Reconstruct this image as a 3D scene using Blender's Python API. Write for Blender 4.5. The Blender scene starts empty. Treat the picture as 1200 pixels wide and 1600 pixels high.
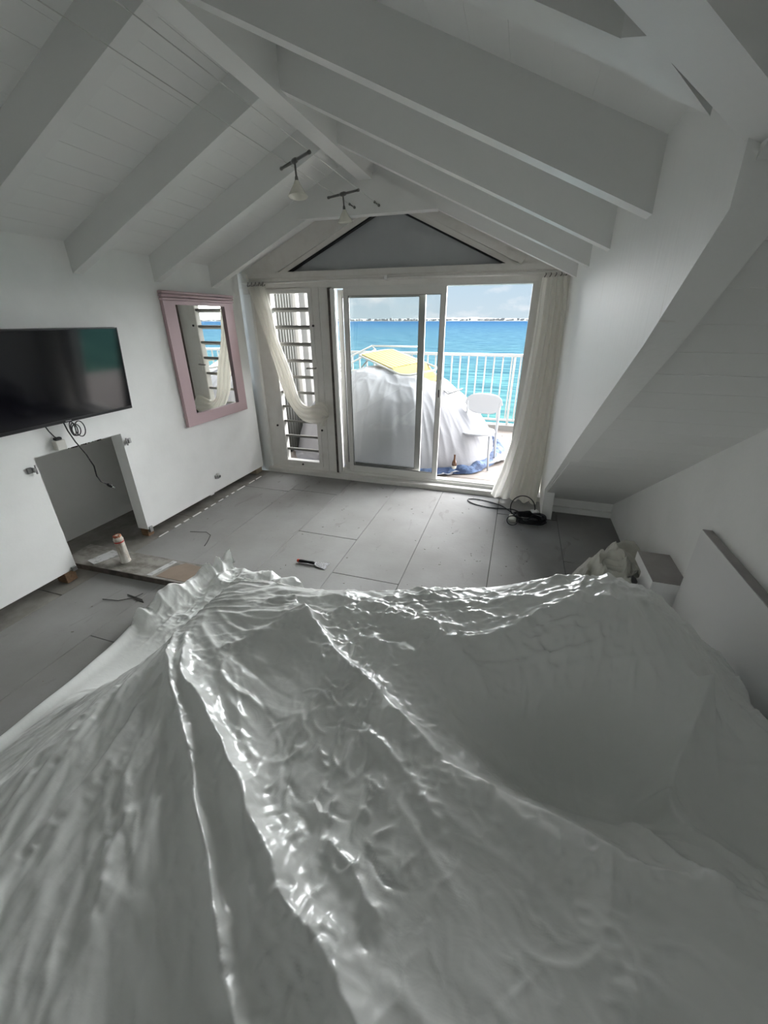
import bpy, math, random
import numpy as np
from mathutils import Vector, Matrix

random.seed(4)
SC = bpy.context.scene
COL = SC.collection

# ------------------------------------------------------------------ camera
CAM_H = 1.8
cam_data = bpy.data.cameras.new('camera')
cam = bpy.data.objects.new('camera', cam_data)
COL.objects.link(cam)
SC.camera = cam
F_PX = 627.5
cam_data.sensor_fit = 'HORIZONTAL'
cam_data.sensor_width = 36.0
cam_data.lens = F_PX / 1200.0 * 36.0
cam_data.clip_start = 0.02
cam_data.clip_end = 20000
PITCH, YAW, ROLL = math.radians(25.587), math.radians(17.67), math.radians(-0.11)
fwd = Vector((-math.sin(YAW) * math.cos(PITCH), math.cos(YAW) * math.cos(PITCH), -math.sin(PITCH)))
r0 = Vector((math.cos(YAW), math.sin(YAW), 0)); u0 = r0.cross(fwd)
rgt = r0 * math.cos(ROLL) + u0 * math.sin(ROLL)
upv = -r0 * math.sin(ROLL) + u0 * math.cos(ROLL)
cam.matrix_world = Matrix(((rgt.x, upv.x, -fwd.x, 0), (rgt.y, upv.y, -fwd.y, 0), (rgt.z, upv.z, -fwd.z, CAM_H), (0, 0, 0, 1)))

# ------------------------------------------------------------------ exposure
SC.view_settings.view_transform = 'Standard'
SC.view_settings.look = 'None'
SC.view_settings.exposure = 0.5
SC.view_settings.gamma = 1.0
SC.view_settings.use_curve_mapping = False
SC.cycles.max_bounces = 14
SC.cycles.diffuse_bounces = 8
SC.cycles.glossy_bounces = 4
SC.cycles.transparent_max_bounces = 16
SC.cycles.caustics_reflective = False
SC.cycles.caustics_refractive = False
SC.cycles.sample_clamp_indirect = 8.0

# ------------------------------------------------------------------ sky
world = bpy.data.worlds.new('World'); SC.world = world
world.use_nodes = True
nt = world.node_tree; nt.nodes.clear()
def N(t, kind, **kw):
    n = t.nodes.new(kind)
    for k, v in kw.items(): setattr(n, k, v)
    return n
SKY = 0.73
out = N(nt, 'ShaderNodeOutputWorld'); bg = N(nt, 'ShaderNodeBackground')
tc = N(nt, 'ShaderNodeTexCoord'); sep = N(nt, 'ShaderNodeSeparateXYZ')
nt.links.new(tc.outputs['Generated'], sep.inputs[0])
grad = N(nt, 'ShaderNodeValToRGB')
grad.color_ramp.elements[0].position = 0.0; grad.color_ramp.elements[0].color = (0.62, 0.74, 0.82, 1)
grad.color_ramp.elements[1].position = 0.6; grad.color_ramp.elements[1].color = (0.52, 0.68, 0.90, 1)
e = grad.color_ramp.elements.new(0.12); e.color = (0.50, 0.69, 0.86, 1)
nt.links.new(sep.outputs['Z'], grad.inputs[0])
mp = N(nt, 'ShaderNodeMapping'); mp.inputs['Scale'].default_value = (1.0, 1.0, 2.6)
nt.links.new(tc.outputs['Generated'], mp.inputs[0])
nz = N(nt, 'ShaderNodeTexNoise'); nz.inputs['Scale'].default_value = 5.5; nz.inputs['Detail'].default_value = 7; nz.inputs['Roughness'].default_value = 0.6
nt.links.new(mp.outputs[0], nz.inputs['Vector'])
cr = N(nt, 'ShaderNodeValToRGB')
cr.color_ramp.elements[0].position = 0.47; cr.color_ramp.elements[0].color = (0, 0, 0, 1)
cr.color_ramp.elements[1].position = 0.68; cr.color_ramp.elements[1].color = (1, 1, 1, 1)
nt.links.new(nz.outputs[0], cr.inputs[0])
mx = N(nt, 'ShaderNodeMixRGB'); mx.inputs[2].default_value = (1.0, 1.0, 1.02, 1)
nt.links.new(cr.outputs[0], mx.inputs[0]); nt.links.new(grad.outputs[0], mx.inputs[1])
nt.links.new(mx.outputs[0], bg.inputs[0]); bg.inputs[1].default_value = SKY
nt.links.new(bg.outputs[0], out.inputs[0])

# ------------------------------------------------------------------ sun (high, from behind the house)
sd = bpy.data.lights.new('sun', 'SUN'); sun = bpy.data.objects.new('sun', sd); COL.objects.link(sun)
sd.energy = 1.6; sd.angle = math.radians(0.6); sd.color = (1.0, 0.95, 0.86)
SUN_DIR = Vector((-0.22, 0.42, -0.88)).normalized()
sun.rotation_euler = SUN_DIR.to_track_quat('-Z', 'Y').to_euler()
sun.location = (0, -4, 12)

# added lamp: very soft distant fill from the sea side, brightens the room
gd = bpy.data.lights.new('sea_side_fill', 'SUN'); go = bpy.data.objects.new('sea_side_fill', gd); COL.objects.link(go)
gd.energy = 24.0; gd.angle = math.radians(98); gd.color = (0.985, 0.99, 1.0)
go.rotation_euler = Vector((-.52, -.84, -.15)).to_track_quat('-Z', 'Y').to_euler(); go.location = (0, 12, 6)

# window daylight: portal helps Cycles find the opening, gives no light of its own
pd = bpy.data.lights.new('window_portal', 'AREA'); po = bpy.data.objects.new('window_portal', pd); COL.objects.link(po)
pd.shape = 'RECTANGLE'; pd.size = 2.9; pd.size_y = 2.1
pd.cycles.is_portal = True
po.location = (-1.32, 4.56, 1.1); po.rotation_euler = (math.radians(-90), 0, 0)
# weak fill lamp added behind the camera; the back wall has no opening
rd = bpy.data.lights.new('rear_fill', 'AREA'); ro = bpy.data.objects.new('rear_fill', rd); COL.objects.link(ro)
rd.shape = 'RECTANGLE'; rd.size = 1.2; rd.size_y = 1.0; rd.energy = 1.2; rd.color = (1.0, 0.98, 0.95)
ro.location = (.85, -1.7, 2.0); ro.rotation_euler = Vector((-3.9, 3.4, -.6)).to_track_quat('-Z', 'Y').to_euler()

# ------------------------------------------------------------------ helpers
def mat(name, color=(.8, .8, .8), rough=.5, metal=0., spec=.5, bump=None, var=None, coat=0., trans=0., alpha=None):
    m = bpy.data.materials.new(name); m.use_nodes = True
    t = m.node_tree; b = t.nodes['Principled BSDF']
    b.inputs['Base Color'].default_value = (*color, 1)
    b.inputs['Roughness'].default_value = rough
    b.inputs['Metallic'].default_value = metal
    b.inputs['Specular IOR Level'].default_value = spec
    b.inputs['Coat Weight'].default_value = coat
    b.inputs['Transmission Weight'].default_value = trans
    tc = N(t, 'ShaderNodeTexCoord')
    if var:   # (scale, dark colour, low, high[, stretch])
        n = N(t, 'ShaderNodeTexNoise'); n.inputs['Scale'].default_value = var[0]; n.inputs['Detail'].default_value = 6; n.inputs['Roughness'].default_value = .6
        mpp = N(t, 'ShaderNodeMapping'); mpp.inputs['Scale'].default_value = var[4] if len(var) > 4 else (1, 1, 1)
        t.links.new(tc.outputs['Object'], mpp.inputs[0]); t.links.new(mpp.outputs[0], n.inputs['Vector'])
        r = N(t, 'ShaderNodeValToRGB'); r.color_ramp.elements[0].position = var[2]; r.color_ramp.elements[1].position = var[3]
        r.color_ramp.elements[0].color = (*var[1], 1); r.color_ramp.elements[1].color = (*color, 1)
        t.links.new(n.outputs[0], r.inputs[0]); t.links.new(r.outputs[0], b.inputs['Base Color'])
    if bump:  # (scale, strength, distance[, stretch])
        n = N(t, 'ShaderNodeTexNoise'); n.inputs['Scale'].default_value = bump[0]; n.inputs['Detail'].default_value = 5
        mpp = N(t, 'ShaderNodeMapping'); mpp.inputs['Scale'].default_value = bump[3] if len(bump) > 3 else (1, 1, 1)
        t.links.new(tc.outputs['Object'], mpp.inputs[0]); t.links.new(mpp.outputs[0], n.inputs['Vector'])
        bm = N(t, 'ShaderNodeBump'); bm.inputs['Strength'].default_value = bump[1]; bm.inputs['Distance'].default_value = bump[2]
        t.links.new(n.outputs[0], bm.inputs['Height']); t.links.new(bm.outputs[0], b.inputs['Normal'])
    return m

def tag(o, label=None, cat=None, group=None, kind=None):
    if label: o['label'] = label
    if cat: o['category'] = cat
    if group: o['group'] = group
    if kind: o['kind'] = kind
    return o

LOC = {}
def empty(name, loc, label, cat, group=None):
    o = bpy.data.objects.new(name, None); COL.objects.link(o); o.location = loc
    o.empty_display_size = 0.05
    LOC[o.name] = Vector(loc)
    return tag(o, label, cat, group)

def wloc(o):
    v = Vector((0, 0, 0))
    while o is not None:
        v += o.location; o = o.parent
    return v

class MB:
    """collects geometry in world coordinates; build() links it as ONE mesh object"""
    def __init__(s): s.v = []; s.f = []; s.smooth = False
    def add(s, verts, faces):
        n = len(s.v); s.v += [tuple(p) for p in verts]; s.f += [tuple(i + n for i in f) for f in faces]; return s
    def box(s, x0, x1, y0, y1, z0, z1, M=None):
        P = [(x, y, z) for x in (x0, x1) for y in (y0, y1) for z in (z0, z1)]
        if M is not None: P = [M @ Vector(p) for p in P]
        return s.add(P, [(0, 1, 3, 2), (4, 6, 7, 5), (0, 4, 5, 1), (2, 3, 7, 6), (0, 2, 6, 4), (1, 5, 7, 3)])
    def bbox(s, x0, x1, y0, y1, z0, z1, c=.004, M=None):
        """box with bevelled edges: 3 stacked cross-sections chamfered"""
        rings = []
        for z, i in ((z0, c), (z0 + c, 0), (z1 - c, 0), (z1, c)):
            a, b, cc, d = x0 + i, x1 - i, y0 + i, y1 - i; k = c
            rings.append([(a + k, cc, z), (b - k, cc, z), (b, cc + k, z), (b, d - k, z), (b - k, d, z), (a + k, d, z), (a, d - k, z), (a, cc + k, z)])
        P = [p for r in rings for p in r]
        if M is not None: P = [M @ Vector(p) for p in P]
        F = [tuple(range(7, -1, -1)), tuple(range(24, 32))]
        for r in range(3):
            for i in range(8):
                j = (i + 1) % 8
                F.append((r * 8 + i, r * 8 + j, r * 8 + 8 + j, r * 8 + 8 + i))
        return s.add(P, F)
    def prism(s, poly, d):
        """poly: 3D points of one face, d: extrusion vector"""
        n = len(poly); d = Vector(d)
        P = [Vector(p) for p in poly] + [Vector(p) + d for p in poly]
        F = [tuple(range(n)), tuple(range(2 * n - 1, n - 1, -1))] + [(i, i + n, (i + 1) % n + n, (i + 1) % n) for i in range(n)]
        return s.add(P, F)
    def tube(s, pts, r, n=8, closed=False, cap=True):
        pts = [Vector(p) for p in pts]; m = len(pts)
        rr = r if hasattr(r, '__len__') else [r] * m
        base = len(s.v); prev = None
        for i, p in enumerate(pts):
            a = pts[(i - 1) % m] if (i > 0 or closed) else p
            b = pts[(i + 1) % m] if (i < m - 1 or closed) else p
            t = (b - a).normalized() if (b - a).length > 1e-9 else Vector((0, 0, 1))
            if prev is None:
                q = Vector((0, 0, 1)) if abs(t.z) < .9 else Vector((1, 0, 0))
                nrm = (q - t * q.dot(t)).normalized()
            else:
                nrm = (prev - t * prev.dot(t))
                nrm = nrm.normalized() if nrm.length > 1e-6 else prev
            prev = nrm; bi = t.cross(nrm)
            for k in range(n):
                a_ = 2 * math.pi * k / n
                s.v.append(tuple(p + (nrm * math.cos(a_) + bi * math.sin(a_)) * rr[i]))
        for i in range(m if closed else m - 1):
            for k in range(n):
                j = (i + 1) % m
                s.f.append((base + i * n + k, base + i * n + (k + 1) % n, base + j * n + (k + 1) % n, base + j * n + k))
        if cap and not closed:
            s.f.append(tuple(base + k for k in range(n - 1, -1, -1)))
            s.f.append(tuple(base + (m - 1) * n + k for k in range(n)))
        return s
    def lathe(s, prof, M, n=24, cap=False):
        """prof: (r, z) list, axis local Z, M matrix to world"""
        base = len(s.v)
        for r, z in prof:
            for k in range(n):
                a = 2 * math.pi * k / n
                s.v.append(tuple(M @ Vector((r * math.cos(a), r * math.sin(a), z))))
        for i in range(len(prof) - 1):
            for k in range(n):
                s.f.append((base + i * n + k, base + i * n + (k + 1) % n, base + (i + 1) * n + (k + 1) % n, base + (i + 1) * n + k))
        if cap:
            s.f.append(tuple(base + k for k in range(n - 1, -1, -1)))
            s.f.append(tuple(base + (len(prof) - 1) * n + k for k in range(n)))
        return s
    def build(s, name, m, parent=None, kind=None, smooth=None):
        off = wloc(parent) if parent is not None else Vector((0, 0, 0))
        origin = Vector((0, 0, 0))
        if parent is None:
            a = np.array(s.v); lo = a.min(0); hi = a.max(0)
            origin = Vector(((lo[0] + hi[0]) / 2, (lo[1] + hi[1]) / 2, lo[2]))
            off = origin
        me = bpy.data.meshes.new(name)
        me.from_pydata([(p[0] - off.x, p[1] - off.y, p[2] - off.z) for p in s.v], [], s.f)
        me.validate(); me.update()
        me.materials.append(m)
        if smooth if smooth is not None else s.smooth:
            me.polygons.foreach_set('use_smooth', [True] * len(me.polygons))
        import bmesh
        bm = bmesh.new(); bm.from_mesh(me); bmesh.ops.recalc_face_normals(bm, faces=bm.faces); bm.to_mesh(me); bm.free()
        o = bpy.data.objects.new(name, me); COL.objects.link(o)
        if parent is not None: o.parent = parent
        else: o.location = origin
        if kind: o['kind'] = kind
        return o

def grid_mesh(name, X, Y, Z, m, parent=None, mask=None, smooth=True, kind=None):
    """arrays (n, k) -> one mesh; mask: faces kept (n-1, k-1)"""
    n, k = X.shape
    V = np.stack([X, Y, Z], -1).reshape(-1, 3)
    idx = np.arange(n * k).reshape(n, k)
    Fq = np.stack([idx[:-1, :-1], idx[1:, :-1], idx[1:, 1:], idx[:-1, 1:]], -1)
    Fq = Fq[mask] if mask is not None else Fq.reshape(-1, 4)
    used = np.unique(Fq); remap = np.zeros(n * k, int); remap[used] = np.arange(len(used))
    V = V[used]; Fq = remap[Fq]
    lo = V.min(0); hi = V.max(0)
    if parent is not None: off = np.array(wloc(parent))
    else: off = np.array([(lo[0] + hi[0]) / 2, (lo[1] + hi[1]) / 2, lo[2]])
    V = V - off
    me = bpy.data.meshes.new(name)
    me.vertices.add(len(V)); me.vertices.foreach_set('co', V.astype(np.float32).ravel())
    me.loops.add(len(Fq) * 4); me.loops.foreach_set('vertex_index', Fq.astype(np.int32).ravel())
    me.polygons.add(len(Fq)); me.polygons.foreach_set('loop_start', np.arange(0, len(Fq) * 4, 4, dtype=np.int32))
    me.polygons.foreach_set('loop_total', np.full(len(Fq), 4, np.int32))
    me.update(calc_edges=True); me.validate()
    me.polygons.foreach_set('use_smooth', np.full(len(Fq), smooth))
    me.materials.append(m)
    o = bpy.data.objects.new(name, me); COL.objects.link(o)
    if parent is not None: o.parent = parent
    else: o.location = off
    if kind: o['kind'] = kind
    return o

RS = np.random.RandomState(7)
TAB = RS.rand(16, 256, 256)
def vnoise(x, y, s=0):
    """value noise 0..1, vectorised"""
    x = np.asarray(x, float); y = np.asarray(y, float)
    xi = np.floor(x).astype(int); yi = np.floor(y).astype(int)
    fx = x - xi; fy = y - yi
    fx = fx * fx * fx * (fx * (fx * 6 - 15) + 10); fy = fy * fy * fy * (fy * (fy * 6 - 15) + 10)
    T = TAB[s % 16]; a = T[xi % 256, yi % 256]; b = T[(xi + 1) % 256, yi % 256]; c = T[xi % 256, (yi + 1) % 256]; d = T[(xi + 1) % 256, (yi + 1) % 256]
    return (a * (1 - fx) + b * fx) * (1 - fy) + (c * (1 - fx) + d * fx) * fy
def ridged(x, y, s=0): return 1 - np.abs(2 * vnoise(x, y, s) - 1)
def sstep(a, b, x):
    t = np.clip((x - a) / (b - a), 0, 1); return t * t * (3 - 2 * t)
def polydist(X, Y, P):
    """distance, signed side and parameter (0..1) to a polyline"""
    D = np.full(X.shape, 1e9); S = np.zeros(X.shape); T = np.zeros(X.shape)
    seg = [math.dist(P[i], P[i + 1]) for i in range(len(P) - 1)]; tot = sum(seg); acc = 0
    for i in range(len(P) - 1):
        ax, ay = P[i]; bx, by = P[i + 1]; dx, dy = bx - ax, by - ay; L2 = dx * dx + dy * dy
        t = np.clip(((X - ax) * dx + (Y - ay) * dy) / L2, 0, 1)
        ex = X - ax - t * dx; ey = Y - ay - t * dy; d = np.hypot(ex, ey)
        m = d < D; D = np.where(m, d, D); S = np.where(m, np.sign(dx * ey - dy * ex), S)
        T = np.where(m, (acc + t * seg[i]) / tot, T); acc += seg[i]
    return D, S, T
def inpoly(X, Y, P):
    r = np.zeros(X.shape, bool); n = len(P)
    for i in range(n):
        x1, y1 = P[i]; x2, y2 = P[(i + 1) % n]
        if y1 == y2: continue
        c = ((y1 > Y) != (y2 > Y)) & (X < (x2 - x1) * (Y - y1) / (y2 - y1) + x1)
        r ^= c
    return r

def copy_tree(o, parent=None):
    c = o.copy(); COL.objects.link(c); c.parent = parent
    for ch in list(o.children): copy_tree(ch, c)
    return c

# ------------------------------------------------------------------ materials
M = {}
M['wall'] = mat('white_wall_paint', (.90, .905, .89), .55, bump=(60, .15, .004), var=(3, (.85, .855, .84), .3, .6))
M['cheek'] = mat('scuffed_wall_paint', (.86, .865, .85), .55, bump=(35, .25, .006, (1, 1, .15)), var=(7, (.74, .72, .68), .24, .36, (1, 4, .5)))
M['ceil'] = mat('ceiling_paint', (.78, .785, .77), .55, bump=(40, .1, .003))
M['beam'] = mat('beam_paint', (.76, .765, .75), .45, bump=(30, .2, .004))
M['oldframe'] = mat('aged_white_frame', (.80, .785, .75), .45, bump=(40, .15, .003), var=(7, (.72, .695, .65), .25, .55))
M['alu'] = mat('white_aluminium', (.76, .75, .72), .35, spec=.6)
M['alu_dark'] = mat('aluminium_edge', (.30, .30, .29), .4, metal=.6)
M['slat'] = mat('louvre_grey', (.24, .235, .215), .6)
M['black'] = mat('black_plastic', (.015, .015, .017), .35)
M['screen'] = mat('screen_glass', (.006, .006, .009), .08, spec=.6)
M['metal'] = mat('dull_metal', (.42, .42, .42), .35, metal=.9)
M['pink'] = mat('dusty_pink_paint', (.56, .41, .43), .5, bump=(40, .1, .003))
M['pinkdark'] = mat('pink_edge', (.36, .26, .27), .5)
M['mirror'] = mat('mirror_silver', (.9, .92, .9), .02, metal=1.)
M['wood'] = mat('raw_wood_block', (.25, .15, .085), .7, var=(12, (.13, .08, .045), .3, .6, (1, 8, 8)))
M['lightwood'] = mat('raw_light_wood', (.45, .38, .28), .7, var=(12, (.3, .24, .17), .3, .6, (1, 8, 8)))
M['furn'] = mat('white_laminate', (.80, .80, .80), .4)
M['furntop'] = mat('grey_top_edge', (.36, .34, .33), .5, var=(6, (.30, .28, .27), .3, .6))
M['dark'] = mat('dark_stain', (.03, .028, .025), .8)
M['caulk'] = mat('white_caulk', (.9, .9, .88), .5)
M['cable'] = mat('black_rubber', (.012, .012, .013), .4)
M['wire'] = mat('steel_wire', (.55, .55, .53), .4, metal=.7)
M['chair'] = mat('white_polypropylene', (.47, .475, .50), .4)
M['rail'] = mat('white_rail_paint', (.55, .54, .52), .4)
M['yellow'] = mat('yellow_sling', (.46, .37, .12), .6, var=(3, (.40, .31, .085), .3, .7, (1, 9, 1)))
M['blue'] = mat('blue_towel', (.11, .17, .30), .8, var=(9, (.02, .04, .10), .42, .58))
M['stone'] = mat('pale_masonry', (.30, .29, .275), .8, bump=(30, .3, .01))
M['cream'] = mat('cream_render', (.85, .78, .56), .8, var=(2, (.75, .68, .48), .3, .6))
M['orange'] = mat('orange_render', (.80, .48, .20), .8)
M['corr'] = mat('corrugated_cladding', (.11, .11, .10), .7, var=(4, (.075, .075, .068), .3, .6, (1, 1, .3)))
M['foamcan'] = mat('dirty_white_can', (.74, .72, .66), .45, var=(22, (.36, .30, .24), .40, .60, (1, 1, .35)))
M['rust'] = mat('red_brown_residue', (.33, .08, .04), .7, var=(20, (.5, .25, .15), .4, .6))
M['red'] = mat('red_band', (.45, .04, .03), .5)
M['glassbrown'] = mat('brown_bottle_glass', (.10, .035, .008), .08, coat=.5)
M['paperlabel'] = mat('paper_label', (.75, .72, .62), .6)
M['opal'] = mat('frosted_glass_shade', (.72, .71, .62), .25, coat=.3)
M['lampmetal'] = mat('lamp_metal', (.16, .16, .15), .35, metal=.8)
M['gableglass'] = mat('grey_gable_panel', (.50, .52, .53), .45, var=(2.2, (.44, .46, .48), .3, .7, (1, 1, .4)))
M['gasket'] = mat('black_gasket', (.01, .01, .01), .5)
M['tilegrout'] = mat('deck_joint', (.30, .26, .22), .9)
M['land'] = mat('far_shore_land', (.25, .28, .28), 1., var=(.004, (.33, .34, .31), .3, .6))
M['town'] = mat('far_shore_houses', (.34, .335, .33), .9)
M['plasticfolder'] = mat('socket_plastic', (.72, .71, .66), .4)

# floor panels: dusty white plasterboard with scratches and dirt
def floor_material():
    m = mat('dusty_board', (.60, .59, .57), .75); t = m.node_tree; b = t.nodes['Principled BSDF']
    tc = N(t, 'ShaderNodeTexCoord'); geo = N(t, 'ShaderNodeNewGeometry')
    def noise(sc, det, st=(1, 1, 1), dist=0.):
        mpp = N(t, 'ShaderNodeMapping'); mpp.inputs['Scale'].default_value = st
        t.links.new(geo.outputs['Position'], mpp.inputs[0])
        n = N(t, 'ShaderNodeTexNoise'); n.inputs['Scale'].default_value = sc; n.inputs['Detail'].default_value = det
        n.inputs['Distortion'].default_value = dist; t.links.new(mpp.outputs[0], n.inputs['Vector']); return n
    def ramp(n, p0, c0, p1, c1):
        r = N(t, 'ShaderNodeValToRGB'); r.color_ramp.elements[0].position = p0; r.color_ramp.elements[0].color = (*c0, 1)
        r.color_ramp.elements[1].position = p1; r.color_ramp.elements[1].color = (*c1, 1); t.links.new(n.outputs[0], r.inputs[0]); return r
    base = ramp(noise(1.6, 6), .3, (.245, .238, .228), .7, (.34, .337, .33))
    # dark scuffs
    sc = ramp(noise(5.0, 9, (1.4, .5, 1), 1.2), .30, (1, 1, 1), .36, (0, 0, 0))
    mx1 = N(t, 'ShaderNodeMixRGB'); mx1.inputs[2].default_value = (.20, .19, .18, 1)
    mul = N(t, 'ShaderNodeMath', operation='MULTIPLY'); mul.inputs[1].default_value = .5
    t.links.new(sc.outputs[0], mul.inputs[0]); t.links.new(mul.outputs[0], mx1.inputs[0]); t.links.new(base.outputs[0], mx1.inputs[1])
    sp = ramp(noise(42, 3), .26, (1, 1, 1), .30, (0, 0, 0))
    mx2 = N(t, 'ShaderNodeMixRGB'); mx2.inputs[2].default_value = (.16, .15, .13, 1)
    mul2 = N(t, 'ShaderNodeMath', operation='MULTIPLY'); mul2.inputs[1].default_value = .4
    t.links.new(sp.outputs[0], mul2.inputs[0]); t.links.new(mul2.outputs[0], mx2.inputs[0]); t.links.new(mx1.outputs[0], mx2.inputs[1])
    t.links.new(mx2.outputs[0], b.inputs['Base Color'])
    bm = N(t, 'ShaderNodeBump'); bm.inputs['Strength'].default_value = .25; bm.inputs['Distance'].default_value = .004
    t.links.new(noise(30, 6).outputs[0], bm.inputs['Height']); t.links.new(bm.outputs[0], b.inputs['Normal'])
    return m
M['floor'] = floor_material()
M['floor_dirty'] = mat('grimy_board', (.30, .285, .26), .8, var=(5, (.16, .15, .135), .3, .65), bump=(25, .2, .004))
M['subfloor'] = mat('dark_gap', (.10, .095, .085), .9)
M['dirtyslab'] = mat('dirty_threshold', (.36, .34, .31), .7, var=(7, (.15, .14, .12), .35, .6, (1, 2, 1)))
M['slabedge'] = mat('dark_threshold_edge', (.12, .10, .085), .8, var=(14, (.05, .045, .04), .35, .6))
M['kraft'] = mat('brown_paper_patch', (.30, .23, .18), .7, var=(6, (.23, .18, .14), .3, .6))
M['whitetape'] = mat('white_paint_patch', (.62, .62, .62), .5, var=(18, (.30, .30, .29), .34, .5))

def deck_material():
    m = mat('deck_board', (.36, .315, .285), .65, var=(3, (.28, .24, .21), .3, .7, (.6, 6, 1)))
    return m
M['deck'] = deck_material()

def film_material(name, color, rough, transl):
    m = bpy.data.materials.new(name); m.use_nodes = True; t = m.node_tree; b = t.nodes['Principled BSDF']
    b.inputs['Base Color'].default_value = (*color, 1); b.inputs['Roughness'].default_value = rough
    b.inputs['Specular IOR Level'].default_value = .7
    o = t.nodes['Material Output']
    tc = N(t, 'ShaderNodeTexCoord')
    n = N(t, 'ShaderNodeTexNoise'); n.inputs['Scale'].default_value = 13; n.inputs['Detail'].default_value = 3; n.inputs['Roughness'].default_value = .5; n.inputs['Distortion'].default_value = .4
    mpp = N(t, 'ShaderNodeMapping'); mpp.inputs['Scale'].default_value = (1, 1.6, 1); mpp.inputs['Rotation'].default_value = (0, 0, .5)
    t.links.new(tc.outputs['Object'], mpp.inputs[0]); t.links.new(mpp.outputs[0], n.inputs['Vector'])
    bm = N(t, 'ShaderNodeBump'); bm.inputs['Strength'].default_value = .35; bm.inputs['Distance'].default_value = .006
    t.links.new(n.outputs[0], bm.inputs['Height']); t.links.new(bm.outputs[0], b.inputs['Normal'])
    if transl > 0:
        tr = N(t, 'ShaderNodeBsdfTranslucent'); tr.inputs[0].default_value = (*color, 1)
        ms = N(t, 'ShaderNodeMixShader'); ms.inputs[0].default_value = transl
        t.links.new(b.outputs[0], ms.inputs[1]); t.links.new(tr.outputs[0], ms.inputs[2]); t.links.new(ms.outputs[0], o.inputs[0])
    return m
M['film'] = film_material('plastic_dust_sheet', (.82, .83, .81), .29, .0)
M['film'].node_tree.nodes['Principled BSDF'].inputs['Coat Weight'].default_value = .35
M['film'].node_tree.nodes['Principled BSDF'].inputs['Coat Roughness'].default_value = .2
M['film2'] = film_material('crumpled_plastic_sheet', (.60, .59, .53), .34, .0)
M['curtain'] = film_material('white_voile', (.90, .885, .84), .8, .5)
M['curtain'].node_tree.nodes['Bump'].inputs['Strength'].default_value = .1
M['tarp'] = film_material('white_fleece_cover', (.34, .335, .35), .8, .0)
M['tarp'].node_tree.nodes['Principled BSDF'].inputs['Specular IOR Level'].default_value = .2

def glass_material():
    m = bpy.data.materials.new('window_glass'); m.use_nodes = True; t = m.node_tree
    for n in list(t.nodes):
        if n.type != 'OUTPUT_MATERIAL': t.nodes.remove(n)
    o = [n for n in t.nodes if n.type == 'OUTPUT_MATERIAL'][0]
    tr = N(t, 'ShaderNodeBsdfTransparent'); tr.inputs[0].default_value = (.98, .99, .985, 1)
    gl = N(t, 'ShaderNodeBsdfGlossy'); gl.inputs['Roughness'].default_value = .01
    fr = N(t, 'ShaderNodeFresnel'); fr.inputs[0].default_value = 1.45
    ms = N(t, 'ShaderNodeMixShader')
    t.links.new(fr.outputs[0], ms.inputs[0]); t.links.new(tr.outputs[0], ms.inputs[1]); t.links.new(gl.outputs[0], ms.inputs[2]); t.links.new(ms.outputs[0], o.inputs[0])
    return m
M['glass'] = glass_material()

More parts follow.
